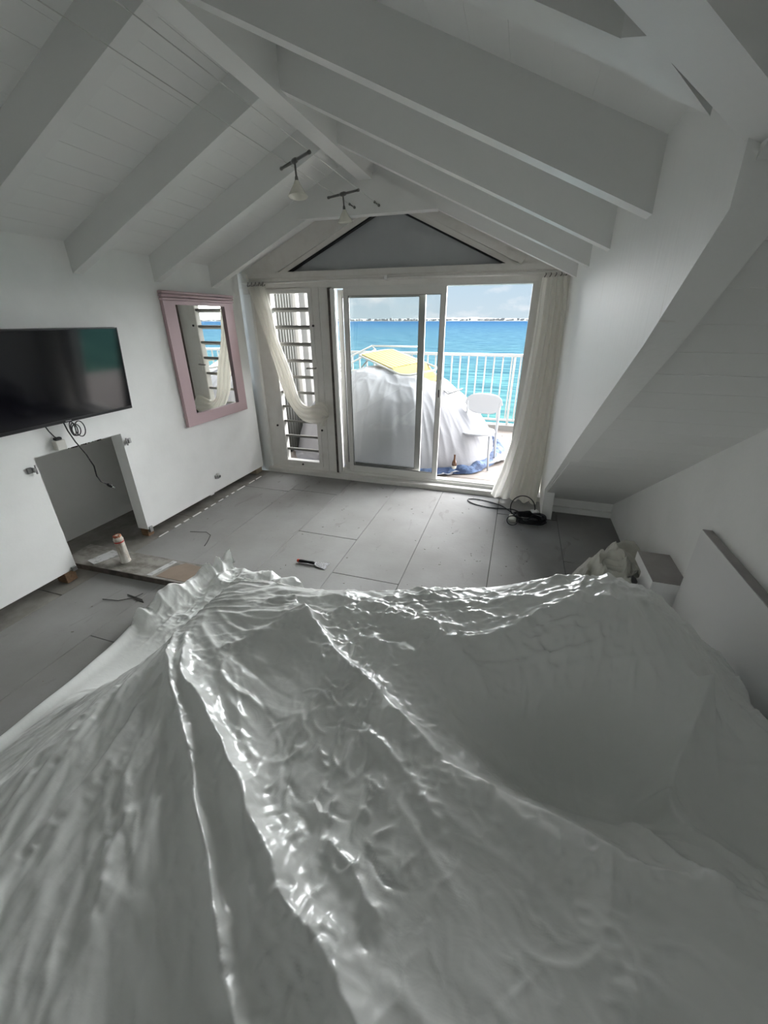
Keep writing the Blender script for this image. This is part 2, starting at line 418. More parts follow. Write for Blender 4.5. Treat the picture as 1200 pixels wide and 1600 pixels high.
def sea_material():
    m = bpy.data.materials.new('sea_water'); m.use_nodes = True; t = m.node_tree; b = t.nodes['Principled BSDF']
    geo = N(t, 'ShaderNodeNewGeometry'); sp = N(t, 'ShaderNodeSeparateXYZ'); t.links.new(geo.outputs['Position'], sp.inputs[0])
    # the bottom drops away from the shore: turquoise shallows to deep blue
    lg = N(t, 'ShaderNodeMath', operation='LOGARITHM'); lg.inputs[1].default_value = 10
    t.links.new(sp.outputs['Y'], lg.inputs[0])
    n0 = N(t, 'ShaderNodeTexNoise'); n0.inputs['Scale'].default_value = .03; n0.inputs['Detail'].default_value = 4; t.links.new(geo.outputs['Position'], n0.inputs['Vector'])
    ad = N(t, 'ShaderNodeMath', operation='MULTIPLY_ADD'); ad.inputs[1].default_value = .35; t.links.new(n0.outputs[0], ad.inputs[0]); t.links.new(lg.outputs[0], ad.inputs[2])
    mr = N(t, 'ShaderNodeMapRange'); mr.inputs['From Min'].default_value = 1.55; mr.inputs['From Max'].default_value = 3.6
    t.links.new(ad.outputs[0], mr.inputs[0])
    r = N(t, 'ShaderNodeValToRGB')
    el = r.color_ramp.elements
    el[0].position = 0.; el[0].color = (.10, .26, .20, 1); el[1].position = 1.; el[1].color = (.030, .085, .175, 1)
    for p, c in ((.12, (.085, .22, .20)), (.24, (.075, .18, .20)), (.42, (.070, .155, .20)), (.62, (.062, .14, .20)), (.8, (.042, .11, .19))):
        q = el.new(p); q.color = (*c, 1)
    t.links.new(mr.outputs[0], r.inputs[0])
    # wavelets: bright crests and shaded troughs painted into the water colour
    mw = N(t, 'ShaderNodeMapping'); mw.inputs['Scale'].default_value = (.22, .8, 1); t.links.new(geo.outputs['Position'], mw.inputs[0])
    nw = N(t, 'ShaderNodeTexNoise'); nw.inputs['Scale'].default_value = .45; nw.inputs['Detail'].default_value = 6; nw.inputs['Roughness'].default_value = .65; t.links.new(mw.outputs[0], nw.inputs['Vector'])
    rw = N(t, 'ShaderNodeValToRGB'); rw.color_ramp.elements[0].position = .36; rw.color_ramp.elements[0].color = (.48, .58, .68, 1); rw.color_ramp.elements[1].position = .64; rw.color_ramp.elements[1].color = (1.5, 1.35, 1.25, 1)
    t.links.new(nw.outputs[0], rw.inputs[0])
    mm = N(t, 'ShaderNodeMixRGB', blend_type='MULTIPLY'); mm.inputs[0].default_value = 1
    t.links.new(r.outputs[0], mm.inputs[1]); t.links.new(rw.outputs[0], mm.inputs[2])
    t.links.new(mm.outputs[0], b.inputs['Base Color']); b.inputs['Roughness'].default_value = .6; b.inputs['Specular IOR Level'].default_value = .0
    hs = []
    for sc, dist, st in ((.45, .5, (.45, 1, 1)), (1.4, .16, (.5, 1, 1)), (.06, 2.0, (.5, 1, 1))):
        mpp = N(t, 'ShaderNodeMapping'); mpp.inputs['Scale'].default_value = st; t.links.new(geo.outputs['Position'], mpp.inputs[0])
        n = N(t, 'ShaderNodeTexNoise'); n.inputs['Scale'].default_value = sc; n.inputs['Detail'].default_value = 3; t.links.new(mpp.outputs[0], n.inputs['Vector'])
        bm = N(t, 'ShaderNodeBump'); bm.inputs['Strength'].default_value = .8; bm.inputs['Distance'].default_value = dist
        t.links.new(n.outputs[0], bm.inputs['Height'])
        if hs: t.links.new(hs[-1].outputs[0], bm.inputs['Normal'])
        hs.append(bm)
    t.links.new(hs[-1].outputs[0], b.inputs['Normal'])
    return m
M['sea'] = sea_material()

# ================================================================== SETTING
XL, WY = -3.03, 4.43          # left wall plane, window wall plane
RX = -1.36                    # ridge
SL = .45                      # dormer roof slope
ZB = 2.093                    # rafter underside at the walls
ZC = 2.28                     # ceiling at the walls
def xr(z): return .405 - .035 * z      # right cheek leans slightly

# ---- floor: dark base and boards of uneven length
fl = MB().box(-3.9, 1.3, -3.2, 4.36, -.06, -.012).build('floor', M['subfloor'], kind='structure')
cols = [-3.78, -2.955, -2.37, -1.79, -1.2, -.655, -.02, .557, 1.1]
cuts = {0: [1.6, 2.9], 1: [1.2, 2.55], 2: [.9, 3.05], 3: [.6, 3.62], 4: [1.2], 5: [.4, 2.41], 6: [1.5, 3.62], 7: [1.6], 8: [1.0, 3.13]}
cuts = {0: [1.55, 2.9], 1: [.7, 3.78], 2: [1.3, 3.85], 3: [.6, 2.95], 4: [.4, 2.41], 5: [1.0], 6: [1.5, 3.9], 7: [.9, 3.13]}
for i in range(len(cols) - 1):
    ys = [-3.0] + cuts[i] + [4.34]
    for j in range(len(ys) - 1):
        g = random.uniform(.0015, .0045); lift = random.uniform(-.0015, .0)
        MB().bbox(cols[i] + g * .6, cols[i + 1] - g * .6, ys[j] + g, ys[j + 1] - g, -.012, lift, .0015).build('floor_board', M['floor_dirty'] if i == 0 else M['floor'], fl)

# ---- left wall: thin partition hanging clear of the floor, with a square opening
T = .115
zb = .085
wl = MB()
def wall_x(mb, y0, y1, z0, z1): mb.box(XL - T, XL, y0, y1, z0, z1)
wall_x(wl, -3.1, 1.757, .095, ZC + .1); wall_x(wl, 2.43, 4.30, .078, ZC + .1); wall_x(wl, 1.757, 2.43, .965, ZC + .1)
wl = wl.build('wall_left', M['wall'], kind='structure')
# niche behind the opening
MB().box(-3.78, -3.68, .2, 4.43, -.01, 1.2).build('niche_back', M['wall'], wl)
MB().box(-3.68, XL - T, .2, 4.3, 1.0, 1.06).build('niche_top', M['wall'], wl)
MB().box(-3.68, XL - T, 3.4, 3.46, -.01, 1.0).build('niche_side', M['wall'], wl)
MB().box(-3.68, XL - T, .3, .36, -.01, 1.0).build('niche_side', M['wall'], wl)
# chipped plaster crumbs along the top of the opening
ch = MB()
for k in range(26):
    y = random.uniform(1.98, 2.25); s_ = random.uniform(.004, .013)
    ch.box(XL - random.uniform(0, .05), XL + .002, y, y + s_, .965 - s_ * .6, .967)
ch.build('chipped_edge', M['dark'], wl)['kind'] = 'stuff'

# ---- window wall
wf = MB()
wf.box(-3.95, -2.95, WY, WY + .16, -.05, 2.2)              # left panel
wf.box(-2.14, -2.02, WY, WY + .14, .0, 2.19)                # mullion
wf.box(.035, xr(1) + .02, WY, WY + .14, 0, 2.2)             # right reveal
wf.box(XL - T, xr(2), WY - .02, WY + .14, 2.115, 2.262)     # header
# gable fields left and right of the triangle and along the slopes
zc = lambda x: ZC + .12 + SL * ((x - XL) if x < RX else (xr(2.2) - x))
tri = [(-2.49, 2.262), (-.235, 2.262), (RX, 2.775)]
wf.prism([(XL - T, WY, 2.2), (tri[0][0], WY, 2.262), (tri[2][0], WY, tri[2][1]), (RX, WY, zc(RX)), (XL - T, WY, zc(XL))], (0, .14, 0))
wf.prism([(xr(2), WY, 2.2), (xr(2), WY, zc(xr(2))), (RX, WY, zc(RX)), (tri[2][0], WY, tri[2][1]), (tri[1][0], WY, 2.262)], (0, .14, 0))
wf = wf.build('wall_front', M['oldframe'], kind='structure')
MB().box(-3.045, -2.95, WY - .055, WY, 0, 2.055).build('corner_board', M['wall'], wf)
MB().box(XL, -2.96, WY - .07, WY, 2.06, 2.25).build('corner_block', M['oldframe'], wf)
# gable moulding around the triangle
mo = MB()
def bar3(mb, a, b, w, y0, y1):
    a = Vector((a[0], 0, a[1])); b = Vector((b[0], 0, b[1])); d = (b - a).normalized(); n = Vector((-d.z, 0, d.x)) * w
    mb.prism([(a.x, y0, a.z), (b.x, y0, b.z), (b.x + n.x, y0, b.z + n.z), (a.x + n.x, y0, a.z + n.z)], (0, y1 - y0, 0))
bar3(mo, (-2.62, 2.25), (RX, 2.83), .055, WY - .025, WY)
bar3(mo, (RX, 2.83), (-.10, 2.25), .055, WY - .025, WY)
mo.build('gable_moulding', M['oldframe'], wf)
MB().box(-2.95, .3, WY - .045, WY - .02, 2.205, 2.25).build('header_moulding', M['oldframe'], wf)
# sill
MB().bbox(-2.98, .42, WY - .10, WY + .05, -.01, .055, .006).build('window_sill', M['oldframe'], wf)

# window_2: triangular gable panel
w2 = MB().prism([(tri[0][0], WY + .05, 2.262), (tri[1][0], WY + .05, 2.262), (tri[2][0], WY + .05, 2.775)], (0, .02, 0)).build('window_2', M['gableglass'], kind='structure')
gk = MB()
bar3(gk, tri[0], tri[2], -.013, WY - .004, WY + .05); bar3(gk, tri[2], tri[1], -.013, WY - .004, WY + .05)
gk.build('gasket', M['gasket'], w2)

# window_1: jalousie with grey blades
w1 = MB()
w1.box(-2.95, -2.72, WY - .01, WY + .06, .055, 2.115); w1.box(-2.265, -2.14, WY - .01, WY + .06, .055, 2.115)
w1.box(-2.72, -2.265, WY - .01, WY + .06, .055, .155); w1.box(-2.72, -2.265, WY - .01, WY + .06, 2.062, 2.115)
w1 = w1.build('window_1', M['oldframe'], kind='structure')
for a, b, c, d in ((-2.80, -2.72, .125, 2.09), (-2.265, -2.215, .125, 2.09)):
    MB().bbox(a, b, WY - .022, WY - .01, c, d, .003).build('window_frame', M['oldframe'], w1)
MB().bbox(-2.80, -2.215, WY - .023, WY - .01, .10, .155, .003).build('window_frame', M['oldframe'], w1)
MB().bbox(-2.80, -2.215, WY - .023, WY - .01, 2.06, 2.105, .003).build('window_frame', M['oldframe'], w1)
for z in (.294, .467, .653, .835, 1.005, 1.186, 1.368, 1.545, 1.723, 1.901):
    Mx = Matrix.Translation((-2.49, WY + .03, z)) @ Matrix.Rotation(math.radians(-14), 4, 'X')
    MB().bbox(-.228, .228, -.04, .04, -.014, .014, .004, Mx).build('louvre_slat', M['slat'], w1)
MB().bbox(-2.23, -2.20, WY - .03, WY - .02, 1.22, 1.40, .003).build('handle_plate', M['oldframe'], w1)
MB().tube([(-2.215, WY - .03, 1.30), (-2.215, WY - .06, 1.30), (-2.235, WY - .065, 1.30), (-2.32, WY - .065, 1.298)], .008).build('window_handle', M['slat'], w1, smooth=True)
for x, z in ((-2.215, 1.74), (-2.195, .58), (-2.81, .60), (-2.50, .115)):
    MB().lathe([(.001, 0), (.012, .0), (.012, .012), (.001, .014)], Matrix.Translation((x, WY - .022, z)) @ Matrix.Rotation(math.radians(90), 4, 'X'), 10).build('bolt', M['dark'], w1)

# door_1: sliding patio door, right third open
d1 = MB()
d1.box(-2.02, .035, WY - .01, WY + .12, 2.098, 2.135)        # head
d1.box(-2.02, .06, WY - .01, WY + .12, .055, .085)           # track base
d1.box(-2.02, -1.985, WY - .01, WY + .12, .055, 2.12)        # left jamb
d1.box(.025, .075, WY - .01, WY + .12, .055, 2.12)           # right jamb
d1 = d1.build('door_1', M['alu'], kind='structure')
for y in (WY + .01, WY + .05, WY + .09):
    MB().box(-1.98, .02, y, y + .008, .085, .098).build('track', M['alu'], d1)
MB().bbox(-1.99, -1.945, WY - .05, WY - .005, .06, 2.10, .008).build('jamb_profile', M['alu'], d1)
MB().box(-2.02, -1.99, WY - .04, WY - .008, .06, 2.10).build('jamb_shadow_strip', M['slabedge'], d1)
def sash(x0, x1, y, zt, zb_, wl_, wr_):
    o = MB().bbox(x0, x0 + wl_, y, y + .035, zb_, zt, .004).box(x1 - wr_, x1, y, y + .035, zb_, zt).box(x0 + wl_, x1 - wr_, y, y + .035, zt - .07, zt).box(x0 + wl_, x1 - wr_, y, y + .035, zb_, zb_ + .08)
    o = o.build('sliding_panel', M['alu'], d1)
    MB().box(x0 + wl_, x1 - wr_, y + .014, y + .020, zb_ + .08, zt - .07).build('glass_pane', M['glass'], o)
    g = MB()
    g.box(x0 + wl_, x0 + wl_ + .008, y - .001, y + .013, zb_ + .08, zt - .07).box(x1 - wr_ - .006, x1 - wr_, y - .001, y + .013, zb_ + .08, zt - .07)
    g.box(x0 + wl_, x1 - wr_, y - .001, y + .013, zb_ + .08, zb_ + .088).box(x0 + wl_, x1 - wr_, y - .001, y + .013, zt - .076, zt - .07)
    g.build('seal', M['alu_dark'], o)
    return o
sf = sash(-1.86, -.765, WY + .002, 2.098, .085, .055, .052)
sb = sash(-1.95, -.985, WY + .062, 2.085, .10, .05, .062)
MB().bbox(-.800, -.775, WY - .006, WY + .002, .98, 1.22, .002).build('lock_plate', M['alu'], sf)
MB().box(-.795, -.783, WY - .009, WY - .005, 1.04, 1.12).build('lock_slot', M['gasket'], sf)

# ---- right cheek wall of the dormer (slanted lower edge)
pts = [(4.56, 0.0), (3.92, 0.0), (3.92, .30), (4.0, .285)]
pts = [(4.56, 0.0), (3.915, 0.0), (3.93, .31), (2.46, 1.172), (1.467, 1.729), (1.07, 1.985), (1.07, 2.5), (4.56, 2.5)]
mb = MB(); n = len(pts); TH = .095
P = [(xr(z), y, z) for y, z in pts] + [(xr(z) + TH, y, z) for y, z in pts]
mb.add(P, [tuple(range(n)), tuple(range(2 * n - 1, n - 1, -1))] + [(i, i + n, (i + 1) % n + n, (i + 1) % n) for i in range(n)])
wr = mb.build('wall_right', M['cheek'], kind='structure')
# ---- knee wall and outer right wall of the low bay
XO = 1.07
MB().box(xr(0) + TH - .01, XO + .1, 4.16, 4.24, -.01, .6).box(xr(0) + TH - .01, XO, 4.12, 4.16, -.01, .055).build('wall_low', M['wall'], kind='structure')
MB().box(XO, XO + .12, -3.1, 4.24, -.01, 3.6).build('wall_outer_right', M['wall'], kind='structure')
# ---- back wall behind the photographer
MB().box(XL - T, XO, -3.1, -3.0, -.01, 3.7).build('wall_back', M['wall'], kind='structure')

# ---- ceilings
YB = -3.1
cl = MB()
zl = lambda x: ZC + SL * (x - XL)
zr_ = lambda x: ZC + SL * (.332 - x)
cl.prism([(XL - .25, 4.75, zl(XL - .25) + .005), (RX, 4.75, zl(RX) + .005), (RX, YB, zl(RX) + .005), (XL - .25, YB, zl(XL - .25) + .005)], (0, 0, .12))
cl = cl.build('ceiling_left', M['ceil'], kind='structure')
crr = MB().prism([(RX, 4.75, zr_(RX) + .005), (.62, 4.75, zr_(.62) + .005), (.62, .5, zr_(.62) + .005), (RX, -.52, zr_(RX) + .005)], (0, 0, .12)).build('ceiling_right', M['ceil'], kind='structure')
NB = 14
for side in (0, 1):
    for k in range(NB):
        w = (RX - XL) / NB if side == 0 else (.345 - RX) / NB
        if side == 0: a = XL + k * w; b = a + w - .0016; za, zb2 = zl(a), zl(b)
        else: a = RX + k * w + .0005; b = RX + (k + 1) * w; za, zb2 = zr_(a), zr_(b)
        y0 = YB + .1 if side == 0 else max(-.52 + (a - RX) * .728, -.5)
        MB().prism([(a, 4.42, za), (b, 4.42, zb2), (b, y0, zb2), (a, y0, za)], (0, 0, .012)).build('ceiling_board', M['ceil'], cl if side == 0 else crr)
# main roof slope over the right bay and over the photographer
zm = lambda y: .29 + .617 * (3.93 - y)
cm = MB()
cm.prism([(xr(0) + .02, 4.3, zm(4.3)), (XO + .15, 4.3, zm(4.3)), (XO + .15, -1.4, zm(-1.4)), (RX, -1.4, zm(-1.4)), (RX, -.52, zm(-.52)), (.345, .705, zm(.705))], (0, 0, .14))
cm.prism([(RX - .1, -1.4, zm(-1.4) ), (XO + .15, -1.4, zm(-1.4)), (XO + .15, -3.1, zm(-1.4) - .9), (RX - .1, -3.1, zm(-1.4) - .9)], (0, 0, .14))
cm = cm.build('ceiling_main', M['ceil'], kind='structure')
# boards of the low sloping ceiling run across it
nb = 24; y1_ = 4.16; yy = np.linspace(4.16, .95, nb + 1)
for k in range(nb):
    a, b = yy[k], yy[k + 1] + .0015
    MB().prism([(xr(1) + TH * .5, a, zm(a) - .012), (XO, a, zm(a) - .012), (XO, b, zm(b) - .012), (xr(1) + TH * .5, b, zm(b) - .012)], (0, 0, .012)).build('ceiling_board', M['ceil'], cm)

# ---- rafters and ridge
RY = [(.975, 1.055), (1.70, 1.775), (2.42, 2.495), (3.13, 3.205), (3.85, 3.925)]
bl = lambda x: ZB + SL * (x - XL)
br = lambda x: ZB + SL * (.332 - x)
for a, b in RY + [(.25, .33)]:
    MB().prism([(XL, a, bl(XL)), (RX, a, bl(RX)), (RX, a, zl(RX)), (XL, a, zl(XL))], (0, b - a, 0)).build('rafter', M['beam'], cl)
for a, b in RY:
    xe = .166 if a < 1 else .345
    MB().prism([(RX, a, br(RX)), (xe, a, br(xe)), (xe, a, zr_(xe)), (RX, a, zr_(RX))], (0, b - a, 0)).build('rafter', M['beam'], crr)
MB().box(-1.425, -1.31, -.5, 4.42, 2.812, 3.1).build('ridge_beam', M['beam'], cl)
MB().prism([(-2.0, 3.815, 2.585), (-.765, 3.815, 2.585), (-.80, 3.815, 2.61), (RX, 3.815, 2.88), (-1.97, 3.815, 2.61)], (0, .03, 0)).prism([(-1.96, 3.84, 2.587), (-.78, 3.84, 2.587), (RX, 3.84, 2.86)], (0, .08, 0)).build('collar_tie', M['beam'], cl)
# valley beam along the junction of dormer and main roof
vb = MB(); A = Vector((.35, 1.10)); Bp = Vector((-1.42, -.19)); dd = (Bp - A).normalized(); nn = Vector((-dd.y, dd.x)) * .115
zv = lambda x: 2.093 + .45 * (.332 - x) - .006
q = [A - dd * .12, Bp, Bp + nn, A + nn - dd * .2]
vb.prism([(p.x, p.y, zv(p.x)) for p in q], (0, 0, .26))
vb.build('valley_beam', M['beam'], cm)
MB().prism([(.086, .965, 2.200), (.150, 1.060, 2.172), (.262, 1.062, 2.120), (.125, .93, 2.182)], (0, 0, .18)).build('joint_filler', M['beam'], cm)

# ================================================================== OUTSIDE
sea = MB().add([(-9000, 12, -9), (9000, 12, -9), (9000, 9000, -9), (-9000, 9000, -9)], [(0, 1, 2, 3)]).build('sea', M['sea'], kind='structure')
# far shore: low land with tiny white houses
nx = 700; xs = np.linspace(-4200, 2600, nx)
hgt = 10 + 12 * vnoise(xs / 400, xs * 0 + 3, 1) + 6 * vnoise(xs / 90, xs * 0 + 9, 2)
XX = np.stack([xs] * 4, 1); YY = np.stack([xs * 0 + 3000, xs * 0 + 3000 + 5, xs * 0 + 3150, xs * 0 + 3400], 1)
ZZ = np.stack([hgt * 0 - 9, hgt * 0 - 6.5, hgt * .55 - 4, hgt - 9], 1)
shore = grid_mesh('far_shore', XX, YY, ZZ, M['land'], kind='structure')
hb = MB()
for k in range(900):
    x = random.uniform(-4200, 2600); s_ = random.uniform(5, 14); z0 = -6 + random.random() * 7; hh = random.uniform(3.5, 8) + (random.random() < .06) * 6
    y = 3010 + random.random() * 60
    hb.box(x, x + s_ * 1.5, y, y + 10, z0 - 3, z0 + hh)
ho = hb.build('far_houses', M['town']); tag(ho, 'tiny pale houses strung along the hazy shore across the sea', 'houses', kind='stuff')

# deck of the balcony
dk = MB().box(-3.4, 1.6, WY + .10, 7.9, -.14, -.022).build('deck', M['tilegrout'], kind='structure')
for k in range(23):
    y0 = WY + .11 + k * .15
    xs_ = [-3.35] + sorted(random.uniform(-3, 1.2) for _ in range(3)) + [1.55]
    for a, b in zip(xs_[:-1], xs_[1:]):
        if b - a > .05: MB().bbox(a + .003, b - .003, y0 + .003, y0 + .147, -.022, random.uniform(-.002, .001), .0015).build('deck_board', M['deck'], dk)
# kerb
MB().box(-3.4, 1.6, 7.45, 7.65, -.03, .09).build('kerb', M['stone'], dk)

# railing
ry = 7.55
rr_ = empty('railing', (-.8, ry, .09), 'white metal balcony railing with thin upright bars in front of the sea', 'railing')
MB().bbox(-3.35, 1.5, ry - .035, ry + .035, 1.23, 1.275, .006).build('top_rail', M['rail'], rr_)
MB().bbox(-3.35, 1.5, ry - .015, ry + .015, .15, .185, .004).build('bottom_rail', M['rail'], rr_)
x = -3.33
while x < 1.5:
    MB().bbox(x, x + .026, ry - .011, ry + .011, .09 if False else .18, 1.235, .003).build('baluster', M['rail'], rr_); x += .145
for x in (-3.3, -1.7, -.08, 1.45):
    MB().bbox(x - .02, x + .02, ry - .02, ry + .02, .088, 1.235, .004).build('post', M['rail'], rr_)

# covered heap on the deck
def heap():
    n1, n2 = 260, 260
    u = np.linspace(-1.2, 1.2, n1); v = np.linspace(-1.2, 1.2, n2); U, V = np.meshgrid(u, v, indexing='ij')
    cx, cy, ax_, ay_ = -1.72, 6.02, 1.50, 1.28
    X = cx + U * ax_; Y = cy + V * ay_
    R = (np.abs(U) ** 2.3 + np.abs(V) ** 2.5) ** (1 / 2.4)
    ang = np.arctan2(V, U)
    H = 1.13 * np.clip(1 - R ** 3.2, 0, 1) ** .62
    H *= 1 - .30 * sstep(.2, 1.0, U) - .10 * sstep(.2, 1., -U) + .05 * np.exp(-((U + .25) ** 2) / .05)
    # folds running down the flanks
    w = sstep(.35, .95, R)
    H += w * .07 * (ridged(ang * 5 + 9, R * 1.4, 1) - .5) + w * .035 * (ridged(ang * 13, R * 2.2 + 4, 2) - .5)
    H += .03 * (vnoise(X * 4, Y * 4, 3) - .5) + .02 * (ridged(X * 7 + Y * 3, Y * 5, 4) - .5)
    H = np.maximum(H, .015 + .02 * vnoise(X * 9, Y * 9, 5))
    Rw = R + .05 * np.sin(ang * 7) + .04 * vnoise(ang * 4, R * 0, 6)
    keep = (Rw < 1.13) & (X > -3.09); mask = keep[:-1, :-1] & keep[1:, :-1] & keep[1:, 1:] & keep[:-1, 1:]
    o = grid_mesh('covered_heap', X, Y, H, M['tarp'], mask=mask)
    tag(o, 'large heap on the balcony under a white fleece cover, yellow lounger on top', 'covered heap')
heap()
# blue towel-like border lying round the foot of the cover
def border():
    n1, n2 = 240, 12
    t = np.linspace(-1.75, .55, n1); w = np.linspace(0, 1, n2); Tt, W = np.meshgrid(t, w, indexing='ij')
    rad = .96 + .14 * W + .025 * np.sin(Tt * 7) + .012 * np.sin(Tt * 17 + 1)
    cx, cy, ax_, ay_ = -1.72, 6.02, 1.50, 1.28
    c = np.cos(Tt); s_ = np.sin(Tt)
    X = cx + np.sign(c) * np.abs(c) ** .85 * ax_ * rad; Y = cy + np.sign(s_) * np.abs(s_) ** .85 * ay_ * rad
    Z = .01 + .07 * np.sin(W * math.pi) * (.4 + .9 * vnoise(Tt * 9, W * 0, 7)) + .012 * W * vnoise(Tt * 20, W * 2, 3)
    o = grid_mesh('blue_groundsheet', X, Y, Z, M['blue'])
    tag(o, 'rumpled blue groundsheet edge showing under the white covered heap', 'groundsheet')
border()

# yellow lounger lying on the heap
def lounger(loc, rot, label, yellow=True):
    R_ = empty('sun_lounger', loc, label, 'sun lounger')
    def T_(p): return p
    fr = MB(); loop = [(-.62, -.30, 0), (.55, -.30, 0), (.62, -.26, 0), (.66, -.2, 0), (.66, .2, 0), (.62, .26, 0), (.55, .30, 0), (-.62, .30, 0), (-.68, .2, 0), (-.68, -.2, 0)]
    Mx = Matrix.Translation(loc) @ rot
    fr.tube([Mx @ Vector(p) for p in loop], .014, 8, closed=True); fr.build('frame', M['rail'], R_, smooth=True)
    lg = MB().tube([Mx @ Vector(p) for p in [(-.35, -.29, 0), (-.55, -.31, -.16), (-.50, -.2, -.20), (-.50, .2, -.20), (-.55, .31, -.16), (-.35, .29, 0)]], .012, 8).build('leg', M['metal'], R_, smooth=True)
    MB().tube([Mx @ Vector(p) for p in [(.35, -.29, 0), (.52, -.31, -.13), (.50, -.2, -.16), (.50, .2, -.16), (.52, .31, -.13), (.35, .29, 0)]], .012, 8).build('leg', M['metal'], R_, smooth=True)
    if yellow:
        for k in range(9):
            y0 = -.28 + k * .0625
            MB().bbox(-.60, .30, y0, y0 + .058, .004, .024, .005, Mx).build('sling_strip', M['yellow'], R_)
        M2 = Mx @ Matrix.Translation((.31, 0, .01)) @ Matrix.Rotation(math.radians(22), 4, 'Y')
        MB().bbox(0, .42, -.28, .28, -.006, .014, .005, M2).build('foot_sling', M['yellow'], R_)
    return R_
lounger(Vector((-1.72, 6.05, 1.245)), Matrix.Rotation(math.radians(-42), 4, 'Z') @ Matrix.Rotation(math.radians(8), 4, 'Y') @ Matrix.Rotation(math.radians(6), 4, 'X'), 'yellow sling sun lounger lying on top of the white covered heap')
# bare frame propped behind it on the left
bf = empty('chair_frame', (-2.55, 6.3, 1.02), 'bare white metal chair frame lying left of the yellow lounger', 'chair frame')
for a in ([(-2.95, 6.2, 1.04), (-2.55, 6.5, 1.30), (-2.30, 6.6, 1.42), (-2.25, 6.62, 1.36)], [(-2.85, 6.0, 1.03), (-2.5, 6.25, 1.20), (-2.22, 6.45, 1.36), (-2.25, 6.62, 1.36)], [(-2.30, 6.6, 1.42), (-1.55, 6.9, 1.40)], [(-2.9, 6.1, 1.05), (-2.65, 6.35, 1.06), (-2.4, 6.25, 1.08)]):
    MB().tube(a, .014, 8).build('frame_tube', M['rail'], bf, smooth=True)
kb = empty('folded_stand', (-.9, 5.7, .85), 'thin grey metal tubes poking out at the right of the covered heap', 'frame')
MB().tube([(-1.15, 5.95, .99), (-.98, 5.75, .93), (-.86, 5.55, .90), (-.68, 5.6, .965)], .010, 8).build('frame_tube', M['metal'], kb, smooth=True)
MB().tube([(-1.25, 5.75, 1.02), (-1.0, 5.72, .94), (-.8, 5.7, .88)], .008, 8).build('frame_tube', M['metal'], kb, smooth=True)

# white plastic chair
def chair():
    c = Vector((-.42, 5.46, 0)); Rz = Matrix.Rotation(math.radians(-8), 4, 'Z'); B = Matrix.Translation(c) @ Rz
    R_ = empty('balcony_chair', c, 'white plastic chair with wide rounded backrest on the balcony deck', 'chair')
    # seat: rounded slab, dished
    n = 40; P = []; F = []
    def ring(s_, z):
        r = []
        for k in range(n):
            a = 2 * math.pi * k / n; cx_ = math.cos(a); sy = math.sin(a)
            x = .235 * s_ * np.sign(cx_) * abs(cx_) ** .72; y = .225 * s_ * np.sign(sy) * abs(sy) ** .72
            if y > 0: x *= .90
            r.append(B @ Vector((x, y, z + .012 * (x / .235) ** 2)))
        return r
    mb = MB(); rings = [ring(.0, .452), ring(.6, .453), ring(.93, .458), ring(1., .452), ring(.98, .438), ring(.0, .432)]
    V = [p for r in rings for p in r]
    for i in range(5):
        for k in range(n): F.append((i * n + k, i * n + (k + 1) % n, (i + 1) * n + (k + 1) % n, (i + 1) * n + k))
    mb.add(V, F); mb.build('seat', M['chair'], R_, smooth=True)
    # backrest: wide curved oval
    mb = MB(); n1, n2 = 26, 12; V = []; F = []
    for side in (0, 1):
        for i in range(n1 + 1):
            for j in range(n2 + 1):
                u = -1 + 2 * i / n1; v = -1 + 2 * j / n2
                hw = .255 * (1 - .12 * (v < 0) * abs(v)) ; z = .77 + .135 * v * (1 - abs(u) ** 3.2) ** .5
                x = hw * u; y = .235 - .045 * (u * u) + .05 * (z - .6) + (.012 if side else 0)
                V.append(B @ Vector((x, y, z)))
    m_ = (n1 + 1) * (n2 + 1)
    for side in (0, 1):
        for i in range(n1):
            for j in range(n2):
                a = side * m_ + i * (n2 + 1) + j; F.append((a, a + 1, a + n2 + 2, a + n2 + 1))
    for i in range(n1):
        for j in (0, n2):
            a = i * (n2 + 1) + j; F.append((a, a + n2 + 1, a + n2 + 1 + m_, a + m_))
    mb.add(V, F); mb.build('backrest', M['chair'], R_, smooth=True)
    for s_ in (-1, 1):
        MB().tube([B @ Vector(p) for p in [(s_ * .20, -.17, .44), (s_ * .215, -.20, .2), (s_ * .235, -.235, 0)]], [.018, .016, .012], 10).build('leg', M['chair'], R_, smooth=True)
        MB().tube([B @ Vector(p) for p in [(s_ * .215, .225, .80), (s_ * .215, .20, .60), (s_ * .21, .19, .44), (s_ * .215, .22, .2), (s_ * .22, .26, 0)]], [.014, .018, .018, .015, .012], 10).build('leg', M['chair'], R_, smooth=True)
chair()

# brown bottle
def bottle():
    x, y = -.635, 4.98
    R_ = empty('bottle', (x, y, 0), 'small brown glass bottle standing on the deck beside the sliding door', 'bottle')
    prof = [(.0, .0), (.028, .0), (.031, .006), (.031, .125), (.027, .15), (.015, .175), (.0125, .2), (.0125, .232), (.014, .234), (.014, .244), (.0, .245)]
    MB().lathe(prof, Matrix.Translation((x, y, .001)), 20).build('glass_body', M['glassbrown'], R_, smooth=True)
    MB().lathe([(.0316, .04), (.0316, .10)], Matrix.Translation((x, y, .001)), 20).build('paper_label', M['paperlabel'], R_, smooth=True)
bottle()

